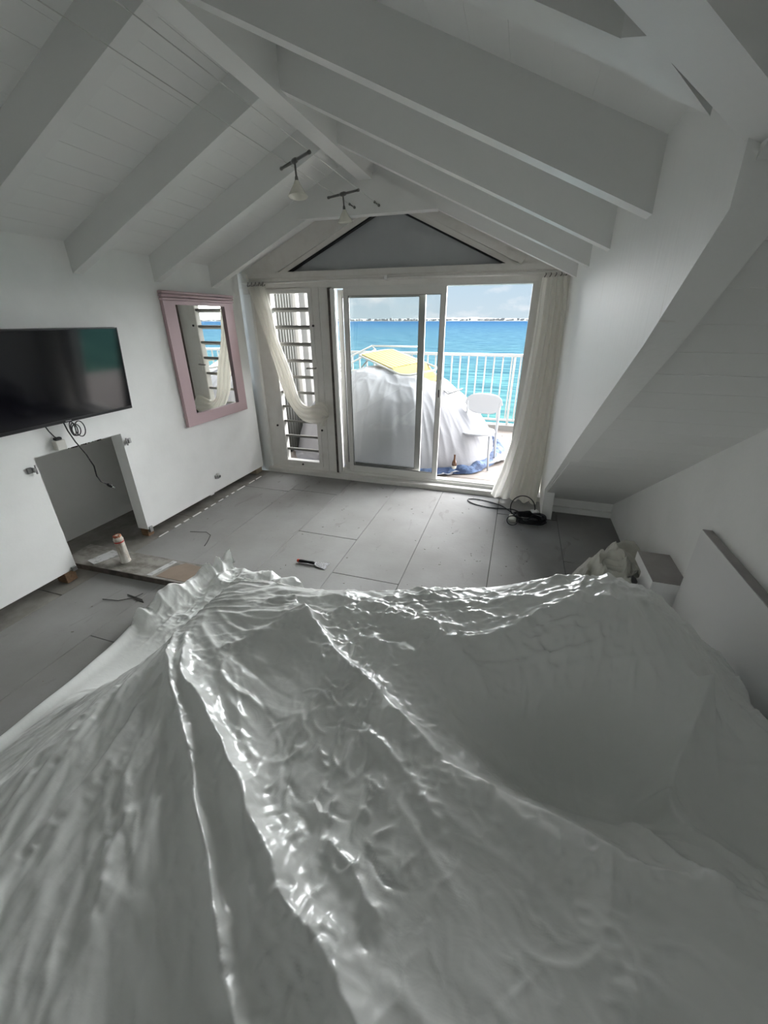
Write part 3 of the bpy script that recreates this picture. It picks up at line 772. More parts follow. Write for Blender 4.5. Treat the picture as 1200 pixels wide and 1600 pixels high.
# side cladding of the balcony, seen through the jalousie
cw = MB()
y = WY + .16; kk = 0
cw.box(-3.17, -3.125, WY + .16, 5.60, .0, 2.75)
while y < 5.53:
    cw.prism([(-3.125, y, .0), (-3.105, y + .014, .0), (-3.105, y + .042, .0), (-3.125, y + .056, .0)], (0, 0, 2.75)); y += .072
cw = cw.build('side_cladding', M['corr'], kind='structure')
ps = MB().bbox(-3.15, -3.06, 5.61, 5.70, .0, 2.9, .01).build('post', M['rail']); tag(ps, 'white square post at the end of the ribbed side screen', 'post')
ps = MB().bbox(-3.38, -3.18, 6.1, 6.32, 0, 3.0, .01).build('pillar', M['stone']); tag(ps, 'pale masonry pillar just beyond the white post', 'pillar')
nb_ = empty('neighbour_house', (-8.4, 16, -9), 'cream neighbouring house with a white gable edge beyond the balcony', 'house')
MB().prism([(-11.5, 16, -9), (-8.1, 16, -9), (-8.1, 16, 1.1), (-8.55, 16, 1.86), (-9.5, 16, 2.5), (-11.5, 16, 2.0)], (-4, 6, 0)).build('wall', M['cream'], nb_)
MB().prism([(-8.06, 15.9, 1.04), (-8.52, 15.9, 1.86), (-9.5, 15.9, 2.5), (-9.5, 15.9, 2.66), (-8.42, 15.9, 1.94), (-7.98, 15.9, 1.1)], (0, .3, 0)).build('gable_trim', M['rail'], nb_)
MB().box(-8.35, -8.06, 15.5, 16.6, -9, -.15).build('lower_wall', M['orange'], nb_)

# ================================================================== FURNISHINGS
# television
def tv():
    yr, yl = 2.545, 1.44; zt, zb_ = 1.754, 1.155; h = zt - zb_
    xt, xb = -2.905, -2.965
    R_ = empty('television', (-2.98, (yl + yr) / 2, zb_), 'black flat television mounted on the left wall above the opening', 'television')
    a = math.atan2(xt - xb, h)
    Mx = Matrix.Translation((xb, 0, zb_)) @ Matrix.Rotation(a, 4, 'Y')
    MB().bbox(-.045, -.004, yl, yr, 0, h, .006, Mx).build('casing', M['black'], R_)
    MB().box(-.004, -.002, yl + .008, yr - .008, .022, h - .008, Mx).build('screen', M['screen'], R_)
    bz = MB().box(-.004, .0, yl, yr, 0, .020, Mx).box(-.004, .0, yl, yr, h - .007, h, Mx).box(-.004, 0, yr - .007, yr, 0, h, Mx).box(-.004, 0, yl, yl + .007, 0, h, Mx)
    bz.build('bezel', M['black'], R_)
    MB().box(.0, .002, 1.995, 2.035, .007, .013, Mx).build('maker_plate', M['metal'], R_)
    MB().box(XL, -2.97, 1.85, 2.2, 1.3, 1.62).build('wall_bracket', M['metal'], R_)
tv()
# cable loops under the television
pc = MB().tube([(-2.975, 1.985, 1.16), (-2.96, 1.985, 1.10), (-2.945, 2.0, 1.02), (-2.93, 2.035, .92), (-2.925, 2.06, .82), (-2.93, 2.06, .74), (-2.925, 2.075, .69), (-2.90, 2.095, .665)], .0045, 8)
pc_o = empty('power_cord', (-2.95, 2.02, .66), 'black power cord with loose plug hanging below the television', 'power cord')
cord_ = pc.build('cord', M['cable'], pc_o, smooth=True)
dP = Vector((.025, .03, -.035)).normalized(); Mp = Matrix.Translation((-2.90, 2.095, .665)) @ dP.to_track_quat('Z', 'Y').to_matrix().to_4x4()
MB().lathe([(.0, 0), (.009, .0), (.013, .012), (.013, .035), (.009, .04), (0, .04)], Mp, 12).build('plug', M['cable'], cord_, smooth=True)
for s_ in (-1, 1):
    MB().tube([Mp @ Vector((s_ * .006, 0, .04)), Mp @ Vector((s_ * .006, 0, .058))], .0022, 6).build('plug_pin', M['metal'], cord_)
cb = empty('cable_bundle', (-2.96, 2.04, 1.05), 'small coiled black cable tucked under the television edge', 'cable')
for k, (cy_, cz, a_, b_) in enumerate(((2.075, 1.095, .035, .055), (2.03, 1.10, .022, .045), (2.04, 1.095, .03, .04), (2.015, 1.11, .018, .05))):
    MB().tube([(-2.96 + .004 * k, cy_ + a_ * math.cos(t), cz + b_ * math.sin(t)) for t in np.linspace(0, 2 * math.pi, 28, endpoint=False)], .0035, 6, closed=True).build('cable_loop', M['cable'], cb, smooth=True)
so = empty('socket_box', (XL, 1.93, 1.0), 'beige surface socket box half covering the edge above the opening', 'socket')
MB().bbox(XL, XL + .045, 1.895, 1.965, .975, 1.045, .005).build('box', M['plasticfolder'], so)
MB().tube([(XL + .03, 1.875, 1.16), (XL + .035, 1.885, 1.12), (XL + .03, 1.91, 1.075), (XL + .03, 1.925, 1.06)], .004, 6).build('lead', M['cable'], so, smooth=True)
MB().bbox(XL + .012, XL + .042, 1.905, 1.95, 1.045, 1.065, .004).build('plug', M['cable'], so)

# mirror
def mirror():
    y0, y1, z0, z1 = 3.14, 4.10, .852, 2.03
    R_ = empty('mirror', (XL, (y0 + y1) / 2, z0), 'tall mirror in a dusty pink wooden frame on the left wall', 'mirror')
    gy0, gy1, gz0, gz1 = 3.275, 3.955, .955, 1.925
    X0, X1 = XL + .002, XL + .036
    f = MB().box(X0, X1, y0, gy0, z0, 1.955).box(X0, X1, gy1, y1 - .005, z0, 1.955).box(X0, X1, gy0, gy1, z0, gz0).box(X0, X1, gy0, gy1, gz1, 1.955)
    f.build('frame', M['pink'], R_)
    for k in range(3):
        z = 1.955 + k * .026
        MB().bbox(X0, X1 + .012 + .004 * k, y0 - .012, y1 + .006, z + .002, z + .024, .006).build('cornice_moulding', M['pink'], R_)
    MB().box(X0, X0 + .012, gy0 - .005, gy1 + .005, gz0 - .005, gz1 + .005).build('mirror_glass', M['mirror'], R_)
mirror()

# hinges left on the wall edges
def hinge(y, z, s_, label):
    R_ = empty('hinge', (XL, y, z), label, 'hinge', 'old cabinet hinges left on the wall')
    MB().bbox(XL, XL + .012, y - .035 * (s_ > 0), y + .035 * (s_ <= 0), z - .02, z + .02, .003).build('cup', M['metal'], R_)
    MB().bbox(XL, XL + .03, y - .008, y + .008, z - .016, z + .016, .004).build('arm', M['alu_dark'], R_)
    MB().tube([(XL + .018, y + .012 * s_, z - .03), (XL + .018, y + .016 * s_, z + .03)], .006, 8).build('plate', M['metal'], R_, smooth=True)
hinge(1.72, .893, 1, 'rusty metal hinge left of the square opening in the left wall')
hinge(2.465, .893, -1, 'dark metal hinge right of the square opening top corner')
ho_ = empty('wall_outlet', (XL, 3.435, .24), 'round metal outlet with dark centre low on the left wall under the mirror', 'outlet')
MB().lathe([(0, 0), (.032, 0), (.032, .006), (.02, .010), (.02, .028), (.012, .03)], Matrix.Translation((XL, 3.435, .24)) @ Matrix.Rotation(math.radians(90), 4, 'Y'), 20).build('ring', M['metal'], ho_, smooth=True)
MB().lathe([(0, .031), (.012, .031), (.012, .0)], Matrix.Translation((XL, 3.435, .24)) @ Matrix.Rotation(math.radians(90), 4, 'Y'), 12).build('hole', M['gasket'], ho_)
MB().bbox(XL, XL + .02, 3.385, 3.41, .222, .262, .003).build('lug', M['metal'], ho_)
# wood blocks supporting the partition
def block(x0, x1, y0, y1, z1, m_, label):
    R_ = empty('wood_block', ((x0 + x1) / 2, (y0 + y1) / 2, 0), label, 'wood block', 'blocks under the left wall')
    MB().bbox(x0, x1, y0, y1, .001, z1, .003).build('block', m_, R_)
    return R_
b1 = block(XL - .11, XL - .01, 1.665, 1.745, .094, M['wood'], 'brown wood block under the wall left of the opening')
MB().bbox(XL - .008, XL + .02, 1.715, 1.75, .085, .118, .003).build('metal_clip', M['metal'], b1)
b2 = block(XL - .10, XL - .02, 2.435, 2.50, .077, M['wood'], 'small brown wood block under the wall right of the opening')
MB().bbox(XL - .015, XL + .012, 2.44, 2.475, .045, .10, .003).build('metal_clip', M['metal'], b2)
block(XL - .13, XL - .02, 4.16, 4.29, .077, M['lightwood'], 'pale wood block under the wall by the window corner')

# white filler strip on the floor along the left wall, broken into dashes
R_ = empty('filler_line', (-2.955, 3.2, 0), 'broken line of white filler on the floor along the left wall', 'filler')
y = 2.45
while y < 4.1:
    L = random.uniform(.03, .16)
    MB().bbox(-2.958 - random.uniform(0, .006), -2.946, y, min(y + L, 4.12), .0, .006, .002).build('filler_piece', M['caulk'], R_); y += L + random.uniform(.01, .09)

# threshold board with grime, paint strips and brown patch
def threshold():
    R_ = empty('threshold_board', (-2.6, 1.98, 0), 'low grimy threshold board on the floor between opening and bed', 'board')
    MB().prism([(-3.32, 1.845, .002), (-1.98, 1.885, .002), (-1.95, 2.13, .002), (-3.35, 2.11, .002)], (0, 0, .046)).build('board', M['dirtyslab'], R_)
    MB().prism([(-3.32, 1.840, .001), (-1.98, 1.880, .001), (-1.98, 1.886, .001), (-3.32, 1.846, .001)], (0, 0, .045)).build('front_edge', M['slabedge'], R_)
    MB().prism([(-2.42, 1.893, .048), (-2.06, 1.90, .048), (-2.06, 2.09, .048), (-2.33, 2.11, .048), (-2.40, 2.03, .048)], (0, 0, .002)).build('brown_patch', M['kraft'], R_)['label'] = 'matte brown patch'
    MB().prism([(-2.50, 1.885, .048), (-2.455, 1.885, .048), (-2.41, 2.10, .048), (-2.455, 2.11, .048)], (0, 0, .003)).build('paint_strip', M['whitetape'], R_)['label'] = 'white paint strip'
    MB().prism([(-3.12, 1.90, .048), (-3.02, 1.875, .048), (-2.93, 2.06, .048), (-3.07, 2.09, .048)], (0, 0, .003)).build('paint_strip', M['whitetape'], R_)['label'] = 'white paint strip'
threshold()

# foam can
def foam_can():
    x, y = -2.81, 1.985
    R_ = empty('foam_can', (x, y, .048), 'dirty white spray foam can with brown crusted top on the threshold board', 'can')
    B = Matrix.Translation((x, y, .0485)) @ Matrix.Rotation(math.radians(1.5), 4, 'X')
    MB().lathe([(0, 0), (.034, 0), (.037, .004), (.037, .012), (.034, .015), (.034, .205), (.036, .209), (.034, .214), (.026, .238), (.014, .244), (0, .245)], B, 28).build('can_body', M['foamcan'], R_, smooth=True)
    MB().lathe([(.0347, .186), (.0347, .197)], B, 28).build('red_band', M['red'], R_, smooth=True)
    for k in range(9):
        a = k * .7; r = .022
        c = B @ Vector((r * math.cos(a), r * math.sin(a), .238)); q = random.uniform(.007, .012)
        MB().lathe([(0, -q), (q * .8, -q * .6), (q, 0), (q * .7, q * .8), (0, q * 1.2)], Matrix.Translation(c), 8).build('foam_crust', M['rust'], R_, smooth=True)
    MB().tube([B @ Vector((-.03, .01, .22)), B @ Vector((-.037, .012, .2)), B @ Vector((-.036, .012, .1))], .003, 6).build('foam_drip', M['foamcan'], R_)
foam_can()

# scraper
def scraper():
    c = Vector((-1.38, 2.465, .0)); ang = math.radians(2)
    R_ = empty('scraper', c, 'wide filling knife with black and red handle lying on the floor boards', 'scraper')
    B = Matrix.Translation(c) @ Matrix.Rotation(ang, 4, 'Z')
    hp = [(-.15, 0), (-.145, .0), (-.12, .0), (-.06, 0), (-.01, 0), (.005, 0)]
    MB().tube([B @ Vector((x, 0, .016)) for x, _ in hp[1:]], [.011, .014, .011, .013, .009], 12).build('handle', M['black'], R_, smooth=True)
    MB().tube([B @ Vector((-.152, 0, .016)), B @ Vector((-.135, 0, .016))], [.012, .0145], 12).build('handle_end', mat('red_plastic', (.55, .06, .02), .4), R_, smooth=True)['label'] = 'red handle end'
    MB().prism([B @ Vector(p) for p in [(0, -.012, .012), (.03, -.035, .008), (.11, -.05, .003), (.118, -.03, .003), (.105, .0, .003), (.122, .02, .003), (.112, .05, .003), (.03, .035, .008), (0, .012, .012)]], (0, 0, .0015)).build('blade', mat('blade_steel', (.72, .72, .76), .22, metal=1.), R_)
scraper()

# black extension cable coil by the curtain
def coil():
    R_ = empty('extension_cable', (.28, 3.80, 0), 'coil of black extension cable on the floor by the right curtain', 'cable')
    random.seed(11)
    for k in range(13):
        cx_, cy_ = .30 + random.uniform(-.02, .02), 3.80 + random.uniform(-.02, .02); a_ = random.uniform(.10, .155); b_ = random.uniform(.07, .105); z0 = .008 + k * .0045; ph = random.random() * 6
        MB().tube([(cx_ + a_ * math.cos(t), cy_ + b_ * math.sin(t), z0 + .006 * (1 + math.sin(2 * t + ph))) for t in np.linspace(0, 2 * math.pi, 40, endpoint=False)], .0055, 7, closed=True).build('cable_turn', M['cable'], R_, smooth=True)
    # standing loop
    MB().tube([(.215 + .115 * math.cos(t), 3.86 + .13 * math.sin(t) * .55, .012 + .10 * (1 + math.sin(t)) * 1.0) for t in np.linspace(0, 2 * math.pi, 48, endpoint=False)], .005, 8, closed=True).build('cable_turn', M['cable'], R_, smooth=True)
    MB().tube([(.13 + .05 * math.cos(t), 3.70 + .03 * math.sin(t) - .02, .012 + .035 * (1 + math.sin(t))) for t in np.linspace(0, 2 * math.pi, 36, endpoint=False)], .0045, 8, closed=True).build('cable_turn', M['cable'], R_, smooth=True)
    # long loop to the left
    P = []
    for (a, b) in [(.16, 3.88), (.09, 4.0), (.0, 4.10), (-.12, 4.16), (-.26, 4.19), (-.345, 4.165), (-.33, 4.10), (-.24, 4.04), (-.10, 4.01), (.03, 4.02), (.13, 4.03), (.20, 3.98), (.25, 3.90)]: P.append(Vector((a, b, .0065)))
    Q = []
    for i in range(len(P) - 1):
        p0 = P[max(i - 1, 0)]; p1 = P[i]; p2 = P[i + 1]; p3 = P[min(i + 2, len(P) - 1)]
        for j in range(6):
            t = j / 6; Q.append(.5 * ((2 * p1) + (p2 - p0) * t + (2 * p0 - 5 * p1 + 4 * p2 - p3) * t * t + (3 * p1 - p0 - 3 * p2 + p3) * t ** 3))
    MB().tube(Q, .0055, 8).build('cable_run', M['cable'], R_, smooth=True)
    Mg = Matrix.Translation((.13, 3.76, .035)) @ Matrix.Rotation(math.radians(20), 4, 'X')
    MB().bbox(-.035, .035, -.04, .04, -.02, .02, .006, Mg).build('plug_block', M['plasticfolder'], R_)['label'] = 'grey plug block'
    Mg = Matrix.Translation((.33, 3.84, .10)) @ Matrix.Rotation(math.radians(20), 4, 'Z')
    MB().bbox(-.035, .035, -.03, .03, -.008, .008, .004, Mg).build('paper_tag', M['whitetape'], R_)
coil()

# headboard panel and bedside shelf
hb_ = empty('headboard', (1.04, 1.3, .0), 'white laminate headboard panel with grey top edge beside the bed', 'headboard')
MB().bbox(1.02, 1.066, -.35, 2.27, .0, .808, .002).build('panel', M['furn'], hb_)
MB().box(1.0215, 1.0645, -.345, 2.265, .808, .812).build('top_edge', M['furntop'], hb_)['label'] = 'grey top edge'
ns = empty('bedside_shelf', (.98, 2.43, 0), 'white bedside shelf with grey top between headboard and crumpled plastic', 'bedside shelf')
MB().bbox(.885, 1.068, 2.275, 2.63, .385, .445, .002).build('shelf', M['furn'], ns)
MB().box(.887, 1.066, 2.277, 2.628, .445, .449).build('shelf_top', M['furntop'], ns)['label'] = 'grey shelf top'
MB().bbox(.93, 1.068, 2.30, 2.60, .0, .385, .002).build('cabinet', M['furn'], ns)

# ================================================================== curtains
def loft_curtain(name, secs, y0, depth, pleats, label, thick, parent_mat, bulge=None, n2=56, sub=7):
    """secs: list of ((xl, zl), (xr, zr)); closed pleated tube between them"""
    S = np.array(secs)   # (m,2,2)
    m = len(S); t = np.linspace(0, m - 1, (m - 1) * sub + 1)
    def cat(a):
        r = []
        for q in t:
            i = min(int(q), m - 2); f = q - i; p0 = a[max(i - 1, 0)]; p1 = a[i]; p2 = a[i + 1]; p3 = a[min(i + 2, m - 1)]
            r.append(.5 * ((2 * p1) + (p2 - p0) * f + (2 * p0 - 5 * p1 + 4 * p2 - p3) * f * f + (3 * p1 - p0 - 3 * p2 + p3) * f ** 3))
        return np.array(r)
    Lp = cat(S[:, 0]); Rp = cat(S[:, 1]); tt = np.linspace(0, 1, len(t))
    th = np.linspace(0, 2 * math.pi, n2)
    TH_, TT = np.meshgrid(th, tt, indexing='xy')
    mid = (Lp + Rp) / 2; hw = (Rp - Lp) / 2
    c = np.cos(TH_); s_ = np.sin(TH_)
    pl = 1 + .42 * np.sin(TH_ * pleats + 3 * vnoise(TT * 3, TT * 0, 2)) + .12 * np.sin(TH_ * (pleats * 2 + 1) + 2 + TT * 3)
    X = mid[:, 0:1] + hw[:, 0:1] * c * (1 - .03 * (1 - pl)); Z = mid[:, 1:2] + hw[:, 1:2] * c
    dp = depth(TT) if callable(depth) else depth
    yy = y0(TT) if callable(y0) else y0
    Y = yy - dp * s_ * pl
    return X, Y, Z
CL = [((-2.945, 2.125), (-2.735, 2.13)), ((-2.857, 1.864), (-2.683, 1.888)), ((-2.776, 1.582), (-2.647, 1.617)), ((-2.698, 1.295), (-2.531, 1.293)), ((-2.617, 0.994), (-2.442, 0.958)), ((-2.494, 0.79), (-2.349, 0.874)), ((-2.39, 0.695), (-2.27, 0.885)), ((-2.265, 0.67), (-2.165, 0.93)), ((-2.15, 0.69), (-2.10, 0.90)), ((-2.09, 0.74), (-2.07, 0.83))]
lc = empty('curtain', (-2.8, 4.33, .7), 'white voile curtain swept aside and knotted on the louvred window', 'curtain')
X, Y, Z = loft_curtain('c', CL, 4.345, lambda T_: .032 + .02 * np.sin(T_ * math.pi), 9, '', 0, None)
grid_mesh('fabric', X, Y, Z, M['curtain'], parent=lc)
# knotted end tail
X, Y, Z = loft_curtain('c', [((-2.20, .80), (-2.10, .82)), ((-2.175, .74), (-2.105, .74)), ((-2.16, .68), (-2.125, .67)), ((-2.155, .655), (-2.13, .65))], 4.335, .015, 5, '', 0, None)
grid_mesh('fabric_tail', X, Y, Z, M['curtain'], parent=lc)
for k in range(5):
    c_ = Vector((-2.935 + k * .047, 4.35, 2.145))
    MB().tube([c_ + Vector((.006 * math.sin(3 * t), .022 * math.cos(t), .022 * math.sin(t))) for t in np.linspace(0, 2 * math.pi, 16, endpoint=False)], .0035, 6, closed=True).build('curtain_ring', M['lampmetal'], lc, smooth=True)

rc = empty('curtain', (.2, 4.28, 0), 'long white voile curtain hanging to the floor right of the open door', 'curtain')
CR = [((0.102, 2.13), (0.290, 2.14)), ((0.098, 1.95), (0.322, 1.947)), ((0.1, 1.689), (0.335, 1.69)), ((0.075, 1.234), (0.345, 1.245)), ((0.034, 0.726), (0.350, 0.685)), ((-0.046, 0.334), (0.354, 0.27)), ((-0.129, 0.047), (0.355, 0.012))]
def sheet(secs, n2=150, sub=12):
    S = np.array(secs); m = len(S); t = np.linspace(0, m - 1, (m - 1) * sub + 1)
    L_ = np.stack([np.interp(t, range(m), S[:, 0, k]) for k in (0, 1)], 1); R2 = np.stack([np.interp(t, range(m), S[:, 1, k]) for k in (0, 1)], 1)
    k3 = np.ones(9) / 9
    for A_ in (L_, R2):
        for k in (0,):
            p = np.pad(A_[:, k], 4, mode='edge'); A_[:, k] = np.convolve(p, k3, 'valid')
    v = np.linspace(0, 1, n2); tt = np.linspace(0, 1, len(t)); V, TT = np.meshgrid(v, tt, indexing='xy')
    X = L_[:, 0:1] * (1 - V) + R2[:, 0:1] * V; Z = L_[:, 1:2] * (1 - V) + R2[:, 1:2] * V
    ph = V * 2 * math.pi * 4.6 + 3.5 * vnoise(V * 3, TT * 1.2, 3) + .6 * TT
    amp = .018 + .022 * TT
    Y = 4.29 - .05 * TT + amp * np.sin(ph) + amp * .18 * np.sin(ph * 2.3 + 1) + .01 * vnoise(V * 10, TT * 6, 5)
    X = X + .008 * np.cos(ph)
    return X, Y, Z
X, Y, Z = sheet(CR); grid_mesh('fabric', X, Y, Z, M['curtain'], parent=rc)
for k in range(5):
    c_ = Vector((.118 + k * .043, 4.35, 2.15))
    MB().tube([c_ + Vector((.006 * math.sin(3 * t), .022 * math.cos(t), .022 * math.sin(t))) for t in np.linspace(0, 2 * math.pi, 16, endpoint=False)], .0035, 6, closed=True).build('curtain_ring', M['lampmetal'], rc, smooth=True)
rod = empty('curtain_rod', (-1.35, 4.35, 2.165), 'long white curtain rod across the top of the window wall', 'curtain rod')
MB().tube([(-3.02, 4.35, 2.155), (-1.36, 4.35, 2.172)], .011, 10).build('rod', M['oldframe'], rod, smooth=True)
MB().tube([(-1.36, 4.35, 2.172), (.338, 4.35, 2.172)], .014, 10).build('rod', M['oldframe'], rod, smooth=True)
MB().bbox(-1.375, -1.345, 4.33, 4.44, 2.155, 2.195, .004).build('bracket', M['wall'], rod)

# ================================================================== cable lights
CZ = 2.636
cbx = (-1.464, -1.252)
for x_, lab in ((cbx[0], 'left steel wire of the pair strung below the ridge'), (cbx[1], 'right steel wire of the pair strung below the ridge')):
    R_ = empty('lighting_wire', (x_, 3.82, CZ), lab, 'wire')
    MB().tube([(x_, .2, CZ), (x_, 3.76, CZ)], .0022, 6).build('wire', M['wire'], R_)
    MB().tube([(x_, 3.70, CZ), (x_, 3.815, CZ)], .005, 8).build('turnbuckle', M['lampmetal'], R_, smooth=True)
    MB().tube([(x_, 3.695, CZ), (x_, 3.71, CZ)], .009, 8).build('end_nut', M['lampmetal'], R_, smooth=True)
    MB().tube([(x_, 3.80, CZ), (x_, 3.815, CZ)], .010, 8).build('wall_anchor', M['lampmetal'], R_, smooth=True)
def spot(ya, yb, dy, dz, tiltv, label, k=1.):
    """bar across the two wires, stem and cone shade"""
    a = Vector((cbx[0] - .06, ya, CZ - .008)); b = Vector((cbx[1] + .0, yb, CZ - .008)); m_ = (a + b) / 2
    R_ = empty('cable_spotlight', m_, label, 'spotlight', 'spotlights on the ceiling wires')
    d = (b - a).normalized()
    MB().tube([a - d * .012, a, a + d * .01, m_ - d * .03], [.010, .010, .0075, .0085], 10).tube([m_ + d * .03, b - d * .01, b, b + d * .012], [.0085, .0075, .010, .010], 10).build('cross_bar', M['lampmetal'], R_, smooth=True)
    MB().tube([m_ - d * .035, m_ - d * .012, m_ + d * .012, m_ + d * .035], [.008, .014, .014, .008], 12).build('hub', M['lampmetal'], R_, smooth=True)
    j = m_ + Vector((.004, 0, -.075 * k))
    stem_ = MB().tube([m_, j], .006, 8).build('stem', M['lampmetal'], R_, smooth=True)
    ax_ = Vector(tiltv).normalized(); Q = Matrix.Translation(j) @ ax_.to_track_quat('Z', 'Y').to_matrix().to_4x4()
    MB().lathe([(.005, -.008), (.009, .0), (.011, .02), (.013, .034), (0.0, .036)], Q, 14).build('lamp_holder', M['lampmetal'], stem_, smooth=True)
    MB().lathe([(.012, .018), (.020, .036), (.034, .058), (.050, .082), (.058, .096), (.055, .096), (.031, .060), (.018, .040), (.010, .025)], Q, 26).build('lamp_shade', M['opal'], R_, smooth=True)
spot(2.76, 2.58, 0, 0, (.06, -.1, -1), 'nearer frosted cone spotlight hanging from the two ceiling wires')
spot(3.44, 3.33, 0, 0, (.03, .1, -1), 'farther frosted cone spotlight near the collar tie on the wires')

# ================================================================== plastic dust sheet over the bed
FOLDS = {
'F1': ([(-1.27, 1.0), (-1.13, 0.83), (-0.97, 0.7), (-0.75, 0.52), (-0.57, 0.37), (-0.42, 0.22), (-0.34, 0.15)], .045, .022, 0),
'F2': ([(-1.18, 0.98), (-1.03, 0.8), (-0.84, 0.69), (-0.66, 0.57), (-0.47, 0.43), (-0.34, 0.35), (-0.24, 0.3), (-0.12, 0.22)], .06, .035, 0),
'F3': ([(-0.74, 1.22), (-0.51, 1.03), (-0.24, 0.88), (-0.05, 0.76), (0.08, 0.73), (0.21, 0.7), (0.32, 0.68), (0.42, 0.64), (0.55, 0.65), (0.67, 0.65), (0.79, 0.66)], .05, .05, 1),
'F4': ([(-1.02, 1.25), (-0.7, 1.4), (-0.44, 1.36), (-0.18, 1.24), (0.06, 1.05), (0.33, 1.15)], .022, .03, 0),
'F5': ([(-0.79, 1.14), (-0.6, 1.31), (-0.29, 1.26), (-0.13, 1.25)], .02, .03, 0),
'F6': ([(-0.16, 1.41), (0.06, 1.41), (0.32, 1.51)], .014, .02, 0),
'F7': ([(-0.15, 1.23), (0.05, 1.24), (0.26, 1.33), (0.36, 1.41)], .016, .02, 0),
'F8': ([(-0.32, 0.49), (-0.24, 0.45), (-0.18, 0.4), (-0.12, 0.39)], .016, .014, 0),
'F9': ([(0.72, 1.22), (0.64, 1.04), (0.56, 0.88)], .10, .035, 0),
'F10': ([(0.47, 0.88), (0.46, 0.79), (0.52, 0.7), (0.62, 0.64)], .03, .025, 0),
'F11': ([(-0.35, 0.82), (-0.15, 0.69), (-0.03, 0.58)], .014, .018, 0),
'F12': ([(-1.01, 0.94), (-0.9, 1.07), (-0.77, 1.21), (-0.63, 1.24)], .02, .03, 0),
'F13': ([(0.46, 1.69), (0.42, 1.42), (0.43, 1.23)], .015, .03, 0),
'F14': ([(-1.26, 0.72), (-1.22, 0.54), (-1.2, 0.4)], .015, .03, 0),
'F15': ([(-1.08, 0.69), (-1.01, 0.44), (-1.0, 0.23)], .018, .02, 0),
'F16': ([(-0.85, 0.4), (-0.79, 0.27), (-0.71, 0.15)], .015, .02, 0),
'F17': ([(-0.19, 1.03), (-0.01, 0.9), (0.09, 0.79)], .015, .03, 0),
'F18': ([(0.35, 0.63), (0.34, 0.51), (0.38, 0.39)], .012, .03, 0),
'F19': ([(0.56, 0.97), (0.60, 0.88), (0.66, 0.79), (0.76, 0.74)], .03, .03, 0),
}
